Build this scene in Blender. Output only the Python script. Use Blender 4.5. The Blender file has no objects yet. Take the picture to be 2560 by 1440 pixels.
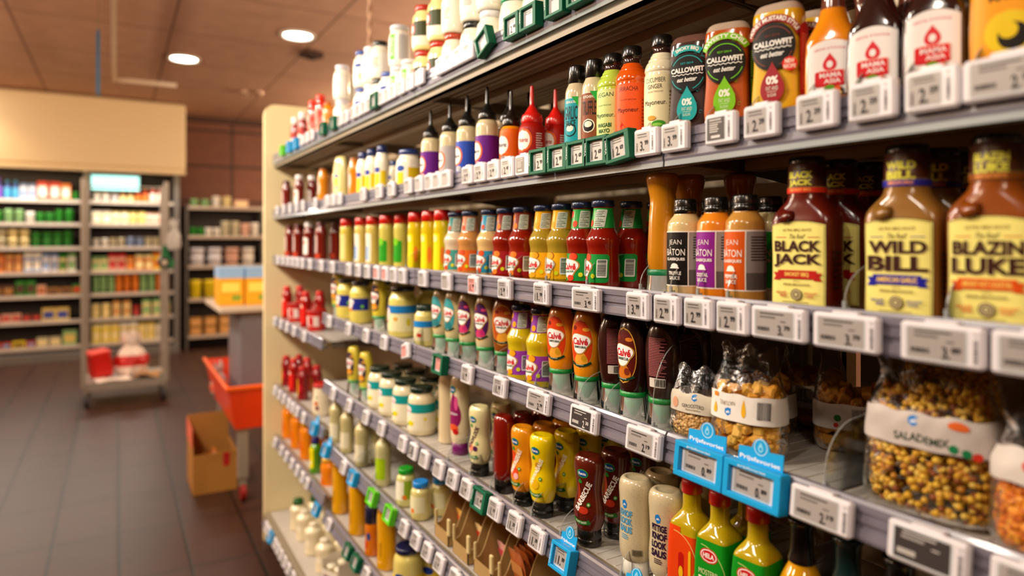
import bpy, math, random
import numpy as np
from mathutils import Matrix, Vector
random.seed(7); rng = np.random.default_rng(7)
scn = bpy.context.scene
COL = scn.collection
PI = math.pi

# ------------------------------------------------------------------ camera
# The long shelving unit runs along +Y, its front edge is the plane x = 0, goods stand at x > 0.
FPX = 1700.0
TH = math.atan(990/FPX); CT, ST = math.cos(TH), math.sin(TH)
CX = -0.85*CT; CZ = 1.6
cam_d = bpy.data.cameras.new('camera'); cam = bpy.data.objects.new('camera', cam_d); COL.objects.link(cam)
cam.location = (CX, 0, CZ); cam.rotation_euler = (PI/2, 0, -TH)
cam_d.sensor_width = 36; cam_d.lens = 36*FPX/2560
cam_d.shift_y = -120/2560
cam_d.clip_start = 0.02; cam_d.clip_end = 60
cam_d.dof.use_dof = True; cam_d.dof.focus_distance = 1.2; cam_d.dof.aperture_fstop = 1.9
scn.camera = cam

# ------------------------------------------------------------------ world, view
w = bpy.data.worlds.new('world'); scn.world = w; w.use_nodes = True
w.node_tree.nodes['Background'].inputs[0].default_value = (1.0, 0.72, 0.5, 1)
w.node_tree.nodes['Background'].inputs[1].default_value = 0.10
scn.view_settings.view_transform = 'Standard'; scn.view_settings.look = 'None'
scn.view_settings.gamma = 1; scn.view_settings.exposure = 0.0
scn.view_settings.use_curve_mapping = False
scn.cycles.use_denoising = True
scn.cycles.max_bounces = 8; scn.cycles.transparent_max_bounces = 24
scn.cycles.sample_clamp_indirect = 4.0
scn.cycles.caustics_reflective = False; scn.cycles.caustics_refractive = False

# ------------------------------------------------------------------ aisle lamps (their housings are built further down)
TRACK_X = -0.75; LAMP_X = -1.45; LAMP_Z = 2.72
LAMPS = []
def area(name, loc, target, sx, sy, power, col):
    L = bpy.data.lights.new(name, 'AREA'); L.shape = 'RECTANGLE'; L.size = sx; L.size_y = sy
    L.energy = power; L.color = col
    o = bpy.data.objects.new(name, L); COL.objects.link(o); o.location = loc
    d = Vector(target) - Vector(loc)
    o.rotation_euler = d.to_track_quat('-Z', 'Y').to_euler()
    o['label'] = 'light of the ' + name.replace('_', ' '); o['category'] = 'light'
    return o
for i, y in enumerate((-0.9, 0.15, 1.2, 2.25, 3.3, 4.35)):
    LAMPS.append(area('aisle_spot_light', (LAMP_X, y, LAMP_Z), (0.12, y+0.1, 1.35), 0.09, 0.34, (3, 6.5, 20, 27, 29, 27)[i], (1.0, 0.88, 0.74)))

# fill lamps added out of view, left and right and behind the shelving unit (globes built further down)
FILL_GLOBES = []
for i, (x, y, z, e) in enumerate(((-3.3, 2.2, 2.85, 34), (-3.3, 5.2, 2.85, 60), (-3.9, 7.2, 2.7, 100), (2.6, 2.0, 2.9, 60), (2.7, 5.4, 2.9, 80), (3.0, 9.0, 2.9, 120), (-1.6, -1.6, 2.9, 22))):
    L = bpy.data.lights.new('fill_glow', 'POINT'); L.energy = e*2.0; L.color = (1.0, 0.77, 0.54); L.shadow_soft_size = 0.14
    o = bpy.data.objects.new('fill_glow', L); COL.objects.link(o); o.location = (x, y, z); FILL_GLOBES.append(o)
# ------------------------------------------------------------------ materials
def lin(h):
    h = h.lstrip('#'); c = [int(h[i:i+2], 16)/255 for i in (0, 2, 4)]
    return tuple((v/12.92 if v <= 0.04045 else ((v+0.055)/1.055)**2.4) for v in c) + (1,)
MC = {}
def mat(h, rough=0.35, metal=0.0, coat=0.0, spots=None, noise=0.0, scale=60, spec=0.5, bump=0.0, bscale=200, name=None, emit=0.0, alpha=1.0, sss=0.0):
    key = (h, rough, metal, coat, spots, noise, scale, spec, bump, bscale, emit, alpha)
    if key in MC: return MC[key]
    m = bpy.data.materials.new(name or ('surface_'+h.lstrip('#'))); m.use_nodes = True
    nt = m.node_tree; b = nt.nodes['Principled BSDF']
    b.inputs['Base Color'].default_value = lin(h); b.inputs['Roughness'].default_value = rough
    b.inputs['Metallic'].default_value = metal; b.inputs['Coat Weight'].default_value = coat
    b.inputs['Coat Roughness'].default_value = 0.08
    b.inputs['Specular IOR Level'].default_value = spec
    b.inputs['Alpha'].default_value = alpha
    if emit: b.inputs['Emission Color'].default_value = lin(h); b.inputs['Emission Strength'].default_value = emit
    tc = None
    if spots or noise or bump:
        tc = nt.nodes.new('ShaderNodeTexCoord')
    if noise:
        n = nt.nodes.new('ShaderNodeTexNoise'); n.inputs['Scale'].default_value = scale; n.inputs['Detail'].default_value = 3
        nt.links.new(tc.outputs['Object'], n.inputs['Vector'])
        r = nt.nodes.new('ShaderNodeMapRange'); r.inputs['To Min'].default_value = 1-noise; r.inputs['To Max'].default_value = 1+noise*0.6
        nt.links.new(n.outputs['Fac'], r.inputs['Value'])
        mx = nt.nodes.new('ShaderNodeVectorMath'); mx.operation = 'SCALE'; mx.inputs[0].default_value = lin(h)[:3]
        nt.links.new(r.outputs['Result'], mx.inputs['Scale']); nt.links.new(mx.outputs[0], b.inputs['Base Color'])
    if spots:
        v = nt.nodes.new('ShaderNodeTexVoronoi'); v.inputs['Scale'].default_value = 330
        nt.links.new(tc.outputs['Object'], v.inputs['Vector'])
        r = nt.nodes.new('ShaderNodeMapRange'); r.inputs['From Min'].default_value = 0.10; r.inputs['From Max'].default_value = 0.17
        r.inputs['To Min'].default_value = 1; r.inputs['To Max'].default_value = 0
        nt.links.new(v.outputs['Distance'], r.inputs['Value'])
        mx = nt.nodes.new('ShaderNodeMix'); mx.data_type = 'RGBA'
        mx.inputs[6].default_value = lin(h); mx.inputs[7].default_value = lin(spots)
        nt.links.new(r.outputs['Result'], mx.inputs[0]); nt.links.new(mx.outputs[2], b.inputs['Base Color'])
    if bump:
        n = nt.nodes.new('ShaderNodeTexNoise'); n.inputs['Scale'].default_value = bscale; n.inputs['Detail'].default_value = 2
        nt.links.new(tc.outputs['Object'], n.inputs['Vector'])
        bp = nt.nodes.new('ShaderNodeBump'); bp.inputs['Strength'].default_value = bump; bp.inputs['Distance'].default_value = 0.004
        nt.links.new(n.outputs['Fac'], bp.inputs['Height']); nt.links.new(bp.outputs['Normal'], b.inputs['Normal'])
    MC[key] = m
    return m
def clear(name, tint, rough=0.05, body=0.0, bump=0.0, bscale=30, spec=1.45):
    "thin clear plastic: transparent film with a Fresnel sheen and, if body > 0, some milky scatter"
    if name in MC: return MC[name]
    m = bpy.data.materials.new(name); m.use_nodes = True; nt = m.node_tree; nt.nodes.clear()
    out = nt.nodes.new('ShaderNodeOutputMaterial')
    tr = nt.nodes.new('ShaderNodeBsdfTransparent'); tr.inputs[0].default_value = lin(tint)
    gl = nt.nodes.new('ShaderNodeBsdfGlossy'); gl.inputs['Roughness'].default_value = rough
    df = nt.nodes.new('ShaderNodeBsdfDiffuse'); df.inputs[0].default_value = lin(tint)
    m1 = nt.nodes.new('ShaderNodeMixShader'); m1.inputs[0].default_value = body
    nt.links.new(tr.outputs[0], m1.inputs[1]); nt.links.new(df.outputs[0], m1.inputs[2])
    fr = nt.nodes.new('ShaderNodeFresnel'); fr.inputs['IOR'].default_value = spec
    m2 = nt.nodes.new('ShaderNodeMixShader')
    nt.links.new(fr.outputs[0], m2.inputs[0]); nt.links.new(m1.outputs[0], m2.inputs[1]); nt.links.new(gl.outputs[0], m2.inputs[2])
    nt.links.new(m2.outputs[0], out.inputs[0])
    if bump:
        tc = nt.nodes.new('ShaderNodeTexCoord')
        n = nt.nodes.new('ShaderNodeTexNoise'); n.inputs['Scale'].default_value = bscale; n.inputs['Detail'].default_value = 4; n.inputs['Distortion'].default_value = 1.5
        nt.links.new(tc.outputs['Object'], n.inputs['Vector'])
        bp = nt.nodes.new('ShaderNodeBump'); bp.inputs['Strength'].default_value = bump; bp.inputs['Distance'].default_value = 0.02
        nt.links.new(n.outputs['Fac'], bp.inputs['Height'])
        nt.links.new(bp.outputs['Normal'], gl.inputs['Normal']); nt.links.new(bp.outputs['Normal'], fr.inputs['Normal'])
    MC[name] = m; return m

M_CLEAR = clear('clear_plastic', '#f4f6f6', 0.08, 0.0, spec=1.18)
M_FROST = clear('frosted_plastic', '#dfe8ea', 0.15, 0.42)
M_FILM = clear('crinkled_film', '#f6f4f0', 0.16, 0.0, bump=0.35, bscale=38, spec=1.25)
M_HOOD = clear('hood_plastic', '#e8eef0', 0.05, 0.10)
M_METAL = mat('#8a7d66', 0.5, 0.12, noise=0.06, scale=30, name='painted_shelf_metal')
M_UNDER = mat('#b3a285', 0.45, 0.15, noise=0.08, scale=20, name='shelf_underside_metal')
M_RAIL = mat('#767380', 0.28, 0.0, coat=0.4, noise=0.05, scale=40, name='grey_rail_plastic')
M_TOPM = mat('#c4beb6', 0.32, 0.1, noise=0.05, scale=25, name='shelf_top_metal')
M_WHITE = mat('#e9e6ec', 0.28, coat=0.2, name='white_tag_plastic')
M_SCREEN = mat('#a7a29f', 0.3, name='electronic_paper')
M_DARKSCR = mat('#3f3b3b', 0.3, name='electronic_paper_dark')
M_GREEN = mat('#046344', 0.5, spec=0.25, name='green_holder_plastic')
M_BLUE = mat('#18a5e6', 0.4, spec=0.3, name='blue_holder_plastic')
M_LIME = mat('#5fd30f', 0.35, name='lime_holder_plastic')
M_CREAM = mat('#f6e4b0', 0.5, noise=0.02, scale=3, name='cream_laminate')

# ------------------------------------------------------------------ mesh collector
class MB:
    def __init__(s): s.v = []; s.f = []; s.m = []; s.mats = []; s.sm = []
    def mi(s, m):
        if m not in s.mats: s.mats.append(m)
        return s.mats.index(m)
    def add(s, vs, fs, m, smooth=False):
        o = len(s.v); s.v.extend([tuple(map(float, p)) for p in vs]); i = s.mi(m)
        for f in fs: s.f.append(tuple(int(a)+o for a in f)); s.m.append(i); s.sm.append(smooth)
        return s
    def box(s, x0, x1, y0, y1, z0, z1, m, T=None):
        vs = [(x, y, z) for x in (x0, x1) for y in (y0, y1) for z in (z0, z1)]
        if T is not None: vs = [T @ Vector(p) for p in vs]
        return s.add(vs, [(0,1,3,2),(4,6,7,5),(0,4,5,1),(2,3,7,6),(0,2,6,4),(1,5,7,3)], m)
    def bbox(s, x0, x1, y0, y1, z0, z1, m, b=0.002, T=None):
        "box with chamfered edges"
        cx, cy, cz = (x0+x1)/2, (y0+y1)/2, (z0+z1)/2; hx, hy, hz = abs(x1-x0)/2, abs(y1-y0)/2, abs(z1-z0)/2
        b = min(b, hx*0.9, hy*0.9, hz*0.9); vs = []; idx = {}
        for sx in (-1,1):
            for sy in (-1,1):
                for sz in (-1,1):
                    for a in range(3):
                        p = [cx+sx*(hx-(b if a != 0 else 0)), cy+sy*(hy-(b if a != 1 else 0)), cz+sz*(hz-(b if a != 2 else 0))]
                        idx[(sx,sy,sz,a)] = len(vs); vs.append(Vector(p) if T is None else T @ Vector(p))
        F = []
        for a in range(3):
            for sg in (-1,1):
                o1, o2 = [q for q in range(3) if q != a]
                q = []
                for u, v in ((-1,-1),(1,-1),(1,1),(-1,1)):
                    k = [0,0,0]; k[a] = sg; k[o1] = u; k[o2] = v; q.append(idx[(k[0],k[1],k[2],a)])
                F.append(q)
        for a in range(3):
            o1, o2 = [q for q in range(3) if q != a]
            for u in (-1,1):
                for v in (-1,1):
                    q = []
                    for sg, ax in ((-1,o1),(1,o1),(1,o2),(-1,o2)):
                        k = [0,0,0]; k[a] = sg; k[o1] = u; k[o2] = v; q.append(idx[(k[0],k[1],k[2],ax)])
                    F.append(q)
        for sx in (-1,1):
            for sy in (-1,1):
                for sz in (-1,1): F.append([idx[(sx,sy,sz,a)] for a in range(3)])
        return s.add(vs, F, m)
    def tube(s, p, q, r, m, n=10, caps=True):
        p = Vector(p); q = Vector(q); d = (q-p).normalized(); a = d.orthogonal().normalized(); b = d.cross(a)
        vs = [c + r*(math.cos(2*PI*i/n)*a + math.sin(2*PI*i/n)*b) for c in (p, q) for i in range(n)]
        fs = [(i, (i+1) % n, n+(i+1) % n, n+i) for i in range(n)]
        s.add(vs, fs, m, True)
        if caps: s.add(vs, [tuple(range(n))[::-1], tuple(range(n, 2*n))], m)
        return s
    def extrude(s, prof, y0, y1, m, close=True, smooth=False):
        "profile of (x, z) points extruded along Y"
        n = len(prof); vs = [(x, y, z) for y in (y0, y1) for x, z in prof]
        k = n if close else n-1
        s.add(vs, [(i, (i+1) % n, n+(i+1) % n, n+i) for i in range(k)], m, smooth)
        if close: s.add(vs, [tuple(range(n))[::-1], tuple(range(n, 2*n))], m)
        return s
    def mesh(s, name):
        me = bpy.data.meshes.new(name); me.from_pydata(s.v, [], s.f)
        for m in s.mats: me.materials.append(m)
        me.polygons.foreach_set('material_index', s.m); me.polygons.foreach_set('use_smooth', s.sm)
        me.update(); return me
    def obj(s, name, parent=None, fixn=True):
        me = s.mesh(name)
        if fixn:
            import bmesh
            bm = bmesh.new(); bm.from_mesh(me); bmesh.ops.recalc_face_normals(bm, faces=bm.faces); bm.to_mesh(me); bm.free()
        o = bpy.data.objects.new(name, me); COL.objects.link(o)
        if parent: o.parent = parent
        return o
def tag(o, label=None, cat=None, group=None, kind=None):
    if label: o['label'] = label
    if cat: o['category'] = cat
    if group: o['group'] = group
    if kind: o['kind'] = kind
    return o
def empty(name, loc=(0,0,0), rz=0, label=None, cat=None, group=None):
    o = bpy.data.objects.new(name, None); COL.objects.link(o); o.location = loc; o.rotation_euler = (0,0,rz)
    o.empty_display_size = 0.05
    return tag(o, label, cat, group)
def at(px, x):
    "Y of the spot on the plane x at which the photograph shows column px"
    a = (px-1280)/FPX; X = x-CX
    return X*(CT-a*ST)/(ST+a*CT)

# ------------------------------------------------------------------ bodies of revolution with superelliptic section
def dense(prof, k=4, smooth=True):
    P = np.array([(p+(2,))[:4] if len(p) == 3 else p for p in prof], float)
    if not smooth: return P
    out = []
    for i in range(len(P)-1):
        p0 = P[max(i-1,0)]; p1 = P[i]; p2 = P[i+1]; p3 = P[min(i+2, len(P)-1)]
        L = [max(np.linalg.norm((b-a)[:3]), 1e-7)**0.5 for a, b in ((p0,p1),(p1,p2),(p2,p3))]
        if i == 0: L[0] = L[1]
        if i == len(P)-2: L[2] = L[1]
        m1 = (p2-p1) if i == 0 else ((p1-p0)/L[0]-(p2-p0)/(L[0]+L[1])+(p2-p1)/L[1])*L[1]
        m2 = (p2-p1) if i == len(P)-2 else ((p2-p1)/L[1]-(p3-p1)/(L[1]+L[2])+(p3-p2)/L[2])*L[1]
        for j in range(k):
            t = j/k; h = (2*t**3-3*t*t+1, t**3-2*t*t+t, -2*t**3+3*t*t, t**3-t*t)
            out.append(h[0]*p1+h[1]*m1+h[2]*p2+h[3]*m2)
    out.append(P[-1]); out = np.array(out); out[:,1:3] = np.maximum(out[:,1:3], 0.0)
    return out
def ringpts(rx, ry, n, N, rib=None):
    a = 2*PI*np.arange(N)/N
    c, s_ = np.cos(a), np.sin(a); e = 2/n
    X = -ry*np.sign(c)*np.abs(c)**e; Y = -rx*np.sign(s_)*np.abs(s_)**e
    if rib:
        k = 1+rib[1]*np.cos(rib[0]*a); X *= k; Y *= k
    return np.stack([X, Y], 1)
class Body:
    "profile rows (z, half width along the shelf, half depth, section exponent), in centimetres"
    def __init__(s, prof, smooth=True, k=4, off=(0,0)):
        P = dense([tuple(q) for q in prof], k, smooth); P = P.copy(); P[:, :3] *= 0.01; s.P = P; s.off = off
        z = P[:,0]; keep = [0]
        for i in range(1, len(z)):
            if z[i] > z[keep[-1]]+1e-6: keep.append(i)
        s.Q = P[keep]
    def build(s, mb, m, N=36, zones=None, rib=None):
        vs = []; 
        for z, rx, ry, n in s.P:
            r = ringpts(max(rx,1e-5), max(ry,1e-5), n, N, rib); vs += [(x+s.off[0], y+s.off[1], z) for x, y in r]
        K = len(s.P)
        for i in range(K-1):
            zc = (s.P[i,0]+s.P[i+1,0])/2; mm = m
            if zones:
                for zt, zm in zones:
                    if zc*100 < zt: mm = zm; break
            fs = [(i*N+(j+1) % N, i*N+j, (i+1)*N+j, (i+1)*N+(j+1) % N) for j in range(N)]
            s._f = fs
            if i == 0: base = len(mb.v); mb.add(vs, [], mm)
            mi = mb.mi(mm)
            for f in fs: mb.f.append(tuple(a+base for a in f)); mb.m.append(mi); mb.sm.append(True)
        return mb
    def wrap(s, S, Z, off):
        "label coordinates (cm to the reader's right, cm up) -> points on the wall"
        S = np.asarray(S, float)*0.01; Z = np.asarray(Z, float)*0.01
        zq = s.Q[:,0]; rx = np.interp(Z, zq, s.Q[:,1]); ry = np.interp(Z, zq, s.Q[:,2]); n = np.interp(Z, zq, s.Q[:,3])
        A = np.linspace(-PI, PI, 145); c = np.cos(A)[None]; sn = np.sin(A)[None]
        e = (2/n)[:,None]; rx = rx+off; ry = ry+off
        X = -ry[:,None]*np.sign(c)*np.abs(c)**e; Y = -rx[:,None]*np.sign(sn)*np.abs(sn)**e
        D = np.hypot(np.diff(X, axis=1), np.diff(Y, axis=1)); C = np.concatenate([np.zeros((len(Z),1)), np.cumsum(D, 1)], 1)
        C -= C[:, 72:73]
        ox = np.empty(len(Z)); oy = np.empty(len(Z))
        for i in range(len(Z)):
            q = min(max(S[i], C[i,0]), C[i,-1]); ox[i] = np.interp(q, C[i], X[i]); oy[i] = np.interp(q, C[i], Y[i])
        return np.stack([ox+s.off[0], oy+s.off[1], Z], 1)

class Flat:
    "the same drawing surface for flat things: s to the right = -Y, z up, at plane x"
    def __init__(s, x=0.0, T=None): s.x = x; s.T = T
    def wrap(s, S, Z, off):
        return np.stack([np.full(len(S), s.x-off), -np.asarray(S)*0.01, np.asarray(Z)*0.01], 1)
class FlatSide:
    "s to the right = +X, on a face looking along -Y"
    def __init__(s, y=0.0): s.y = y
    def wrap(s, S, Z, off):
        return np.stack([np.asarray(S)*0.01, np.full(len(S), s.y-off), np.asarray(Z)*0.01], 1)

TXT = {}
def text_mesh(t, bold):
    k = (t, bold)
    if k in TXT: return TXT[k]
    cu = bpy.data.curves.new('t', 'FONT'); cu.body = t; cu.size = 1; cu.resolution_u = 3; cu.offset = bold; cu.dimensions = '2D'; cu.fill_mode = 'FRONT'
    ob = bpy.data.objects.new('t', cu); COL.objects.link(ob)
    me = bpy.data.meshes.new_from_object(ob.evaluated_get(bpy.context.evaluated_depsgraph_get()))
    v = np.array([q.co[:2] for q in me.vertices]); f = [tuple(p.vertices) for p in me.polygons]
    bpy.data.objects.remove(ob); bpy.data.curves.remove(cu); bpy.data.meshes.remove(me)
    v -= v.min(0); ext = v.max(0); v /= ext
    TXT[k] = (v, f, ext[0]/ext[1]); return TXT[k]
INK = {}
def ink(h):
    if not isinstance(h, str): return h
    if h not in INK: INK[h] = mat(h, 0.42, spec=0.22, name='print_'+h.lstrip('#'))
    return INK[h]
def draw(surf, items, mb, l0=0.00035, dl=0.00013):
    "items: tuples, drawn one over the other; all lengths in cm"
    L = l0
    for it in items:
        k, m = it[0], ink(it[1]); a = it[2:]
        def rows(cx, cz, h, fn, fine=0.35, wmax=3):
            nz = max(2, int(h/fine)+1); ns = max(2, int(wmax/0.4)+1)
            if k not in ('r',): nz = max(nz, 12)
            S = []; Z = []
            for i in range(nz+1):
                t = -1+2*i/nz; l, r = fn(t)
                for j in range(ns+1): S.append(cx+l+(r-l)*j/ns); Z.append(cz+t*h/2)
            fs = [(i*(ns+1)+j, i*(ns+1)+j+1, (i+1)*(ns+1)+j+1, (i+1)*(ns+1)+j) for i in range(nz) for j in range(ns)]
            mb.add(surf.wrap(S, Z, L), fs, m, True)
        if k == 'r': cx, cz, w_, h = a; rows(cx, cz, h, lambda t: (-w_/2, w_/2), wmax=w_)
        elif k == 'e': cx, cz, w_, h = a; rows(cx, cz, h, lambda t: (-w_/2*math.sqrt(max(0,1-t*t)), w_/2*math.sqrt(max(0,1-t*t))), wmax=w_)
        elif k == 'se': cx, cz, w_, h = a; rows(cx, cz, h, lambda t: (-w_/2*max(0,1-abs(t)**3.5)**.286, w_/2*max(0,1-abs(t)**3.5)**.286), wmax=w_)
        elif k == 'rr':
            cx, cz, w_, h = a[:4]; r_ = a[4] if len(a) > 4 else 0.4
            def fn(t):
                d = h/2*(1-abs(t)); q = 0 if d >= r_ else r_-math.sqrt(max(0, r_*r_-(r_-d)**2))
                return (-w_/2+q, w_/2-q)
            rows(cx, cz, h, fn, wmax=w_)
        elif k == 'arch':
            cx, cz, w_, h = a[:4]; rise = a[4] if len(a) > 4 else 0.5
            nz = 14; ns = max(6, int(w_/0.4)); S = []; Z = []
            for i in range(nz+1):
                for j in range(ns+1):
                    u = -1+2*j/ns; top = h-rise*u*u; S.append(cx+u*w_/2); Z.append(cz-h/2+top*i/nz)
            mb.add(surf.wrap(S, Z, L), [(i*(ns+1)+j, i*(ns+1)+j+1, (i+1)*(ns+1)+j+1, (i+1)*(ns+1)+j) for i in range(nz) for j in range(ns)], m, True)
        elif k == 'drop':
            cx, cz, w_, h = a
            def fn(t):
                u = (t+1)/2
                q = math.sqrt(max(0, 1-((u-0.33)/0.33)**2)) if u < 0.33 else math.cos((u-0.33)/0.67*PI/2)**1.25
                return (-w_/2*q, w_/2*q)
            rows(cx, cz, h, fn, wmax=w_)
        elif k == 'cloud':   # white swoosh patch behind a brand word
            cx, cz, w_, h = a
            n = 40; S = [cx]; Z = [cz]
            for i in range(n):
                q = 2*PI*i/n; r_ = 1+0.16*math.cos(3*q-1.1)-0.10*math.cos(2*q)
                S.append(cx+w_/2*r_*math.cos(q)); Z.append(cz+h/2*r_*math.sin(q))
            S2 = [cx+(x-cx)*.5 for x in S[1:]]; Z2 = [cz+(z-cz)*.5 for z in Z[1:]]
            fs = [(0, 1+n+i, 1+n+(i+1) % n) for i in range(n)]+[(1+n+i, 1+i, 1+(i+1) % n, 1+n+(i+1) % n) for i in range(n)]
            mb.add(surf.wrap(S+S2, Z+Z2, L), fs, m, True)
        elif k == 'poly':
            pts = a[0]; cx = sum(p[0] for p in pts)/len(pts); cz = sum(p[1] for p in pts)/len(pts); n = len(pts)
            mb.add(surf.wrap([cx]+[p[0] for p in pts], [cz]+[p[1] for p in pts], L), [(0, 1+i, 1+(i+1) % n) for i in range(n)], m, True)
        elif k == 'arc':
            cx, cz, r0, r1, a0, a1 = a; n = max(6, int(abs(a1-a0)/12)); S = []; Z = []
            for i in range(n+1):
                q = math.radians(a0+(a1-a0)*i/n)
                for r_ in (r0, r1): S.append(cx+r_*math.cos(q)); Z.append(cz+r_*math.sin(q))
            mb.add(surf.wrap(S, Z, L), [(2*i, 2*i+1, 2*i+3, 2*i+2) for i in range(n)], m, True)
        elif k == 't':
            t, cx, cz, w_, h = a[:5]; o = a[5] if len(a) > 5 else {}
            v, f, asp = text_mesh(t, o.get('b', 0.0))
            u = (v[:,0]-.5)*w_; q = (v[:,1]-.5)*h
            if 'sh' in o: u = u+q*o['sh']
            if 'rot' in o:
                r_ = math.radians(o['rot']); u, q = u*math.cos(r_)-q*math.sin(r_), u*math.sin(r_)+q*math.cos(r_)
            if 'bow' in o: q = q-o['bow']*(u/(w_/2))**2
            mb.add(surf.wrap(cx+u, cz+q, L), f, m, False)
        elif k == 'ta':
            t, cx, cz, r_, h, a0, a1 = a[:7]; o = a[7] if len(a) > 7 else {}
            v, f, asp = text_mesh(t, o.get('b', 0.0))
            q = np.radians(a0+(a1-a0)*v[:,0]); rr = r_+(v[:,1]-.5)*h*(1 if a1 < a0 else -1)
            mb.add(surf.wrap(cx+rr*np.cos(q), cz+rr*np.sin(q), L), f, m, False)
        elif k == 'bar':
            cx, cz, w_, h = a; x = -w_/2; R = random.Random(int(cx*100+cz*10)); vert = h >= w_*1.6
            if vert:
                x = -h/2
                while x < h/2-0.03:
                    b = R.choice((.04,.06,.1)); q_ = [cx-w_/2+w_*j/5 for j in range(6)]; S = q_+q_; Z = [cz+x]*6+[cz+x+b]*6
                    mb.add(surf.wrap(S, Z, L), [(j,j+1,j+7,j+6) for j in range(5)], m); x += b+R.choice((.03,.05,.07))
            else:
                while x < w_/2-0.03:
                    b = R.choice((.03,.05,.08)); S = [cx+x, cx+x+b, cx+x+b, cx+x]; Z = [cz-h/2, cz-h/2, cz+h/2, cz+h/2]
                    mb.add(surf.wrap(S, Z, L), [(0,1,2,3)], m); x += b+R.choice((.03,.05,.07))
        elif k == 'lines':
            cx, cz, w_, h, n = a; R = random.Random(n)
            for i in range(n):
                z = cz+h/2-(i+.5)*h/n; ww = w_*R.uniform(.6, 1); ns = max(1, int(ww/.4)); t = h/n*0.22
                S = []; Z = []
                for j in range(ns+1): x = cx-w_/2+ww*j/ns; S += [x, x]; Z += [z-t, z+t]
                mb.add(surf.wrap(S, Z, L), [(2*j, 2*j+2, 2*j+3, 2*j+1) for j in range(ns)], m)
        elif k == 'wave':
            cx, cz, w_, th = a; n = 28; S = []; Z = []
            for i in range(n+1):
                x = -w_/2+w_*i/n; zz = 0.09*math.sin(i*PI/2)
                S += [cx+x, cx+x]; Z += [cz+zz-th/2, cz+zz+th/2]
            mb.add(surf.wrap(S, Z, L), [(2*j, 2*j+2, 2*j+3, 2*j+1) for j in range(n)], m)
        L += dl
    return mb

# ------------------------------------------------------------------ kinds of goods: each kind makes its meshes once
KIND = {}
def kind(key, name, cat, look, group, w, d, h):
    "registers a kind; the decorated function returns a list of (part name, mesh, parent index or None)"
    def deco(fn): KIND[key] = dict(fn=fn, name=name, cat=cat, look=look, group=group, w=w*.01, d=d*.01, h=h*.01, parts=None); return fn
    return deco
PLACED = []
def inst(key, x, y, z, rot=0.0, tier='', row=0, lift=0, look=None):
    K = KIND[key]
    if K['parts'] is None: K['parts'] = K['fn']()
    r = empty(K['name'], (x, y, z), math.radians(rot))
    objs = []
    for p in K['parts']:
        nm, me, par = p[:3]
        o = bpy.data.objects.new(nm, me); COL.objects.link(o)
        o.parent = r if par is None else objs[par]
        if len(p) > 3 and p[3]: o['kind'] = 'stuff'
        objs.append(o)
    r['category'] = K['cat']
    PLACED.append(dict(o=r, key=key, look=look or K['look'], tier=tier, row=row, y=y, lift=lift, group=K['group']))
    return r
def bd(prof, m, N=36, smooth=True, zones=None, rib=None, nm='body', k=4):
    b = Body(prof, smooth, k); mb = MB(); b.build(mb, m, N, zones, rib); return b, mb.mesh(nm)
def lab(b, items, nm='label', l0=0.00035): return draw(b, items, MB(), l0).mesh(nm)
GLOSS = dict(rough=0.22, coat=0.5)
# ------------------------------------------------------------------ goods
CAPK = mat('#14130f', 0.25, coat=0.4, name='black_cap_plastic')
WHITEP = mat('#f4f1e6', 0.3, coat=0.3, name='white_cap_plastic')
def lid_prof(r, z0, z1): return [(z0, r*.96, r*.96), (z0+.08, r, r), (z1-.25, r, r), (z1-.04, r*.94, r*.94), (z1, r*.88, r*.88), (z1-.06, r*.8, r*.8), (z1-.06, 0, 0)]

def def_jean(key, body, panel, word, spots, look):
    @kind(key, 'sauce_bottle', 'bottle', look, 'round sauce bottles with flat black caps', 5.5, 5.5, 15.7)
    def f():
        m = mat(body, spots=spots, **GLOSS)
        b, me = bd([(0,2.3,2.3),(.15,2.65,2.65),(.5,2.75,2.75),(11.3,2.75,2.75),(12.0,2.6,2.6),(12.9,1.95,1.95),(13.2,1.75,1.75),(13.8,1.7,1.7)], m)
        c, cm = bd([(13.3,1.75,1.75),(13.35,1.82,1.82),(14.2,1.82,1.82),(14.25,1.75,1.75),(14.4,1.75,1.75),(15.4,1.78,1.78),(15.65,1.65,1.65),(15.7,0,0)], CAPK, smooth=False, nm='cap')
        it = [('r','#efe6da',0,6.3,99,8.6),('r',panel,0.15,6.3,4.5,8.2),('r','#8f8582',4.85,6.3,4.5,8.2),('r','#57504e',4.85,3.4,4.5,2.4),('lines','#2a2524',5.1,8.0,3.6,3.6,9),
              ('t','#f4efe6','JEAN',.35,8.75,2.3,1.0,dict(b=-.012)),('t','#f4efe6','BÂTON',.35,7.45,3.4,1.3,dict(b=.0)),('t','#f4efe6','CLASSIQUES',.35,6.2,3.4,.5,dict(b=.03)),
              ('e','#f4efe6',.35,5.05,1.3,1.1),('r',panel,.35,4.68,1.5,.5),('r','#f4efe6',.35,4.86,1.6,.16),('t','#f4efe6',word,.35,4.05,2.3,.55,dict(b=.025)),('t','#f4efe6','SAUCE',.35,3.3,1.9,.55,dict(b=.025))]
        return [('body',me,None),('cap',cm,None),('label',lab(b,it),0)]
def_jean('jb_truffle','#dcc38a','#17140f','TRUFFLE','#8d7040','cream truffle sauce bottle with black label')
def_jean('jb_cocktail','#e8871c','#8a1f8e','COCKTAIL',None,'orange cocktail sauce bottle with purple label')
def_jean('jb_pepper','#c08a3c','#d4560c','PEPPER','#7d4e1c','tan pepper sauce bottle with orange label')
def_jean('jb_green','#d8c58c','#12b11e','VINAIGRETTE','#8d7040','cream sauce bottle with bright green label')

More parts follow.
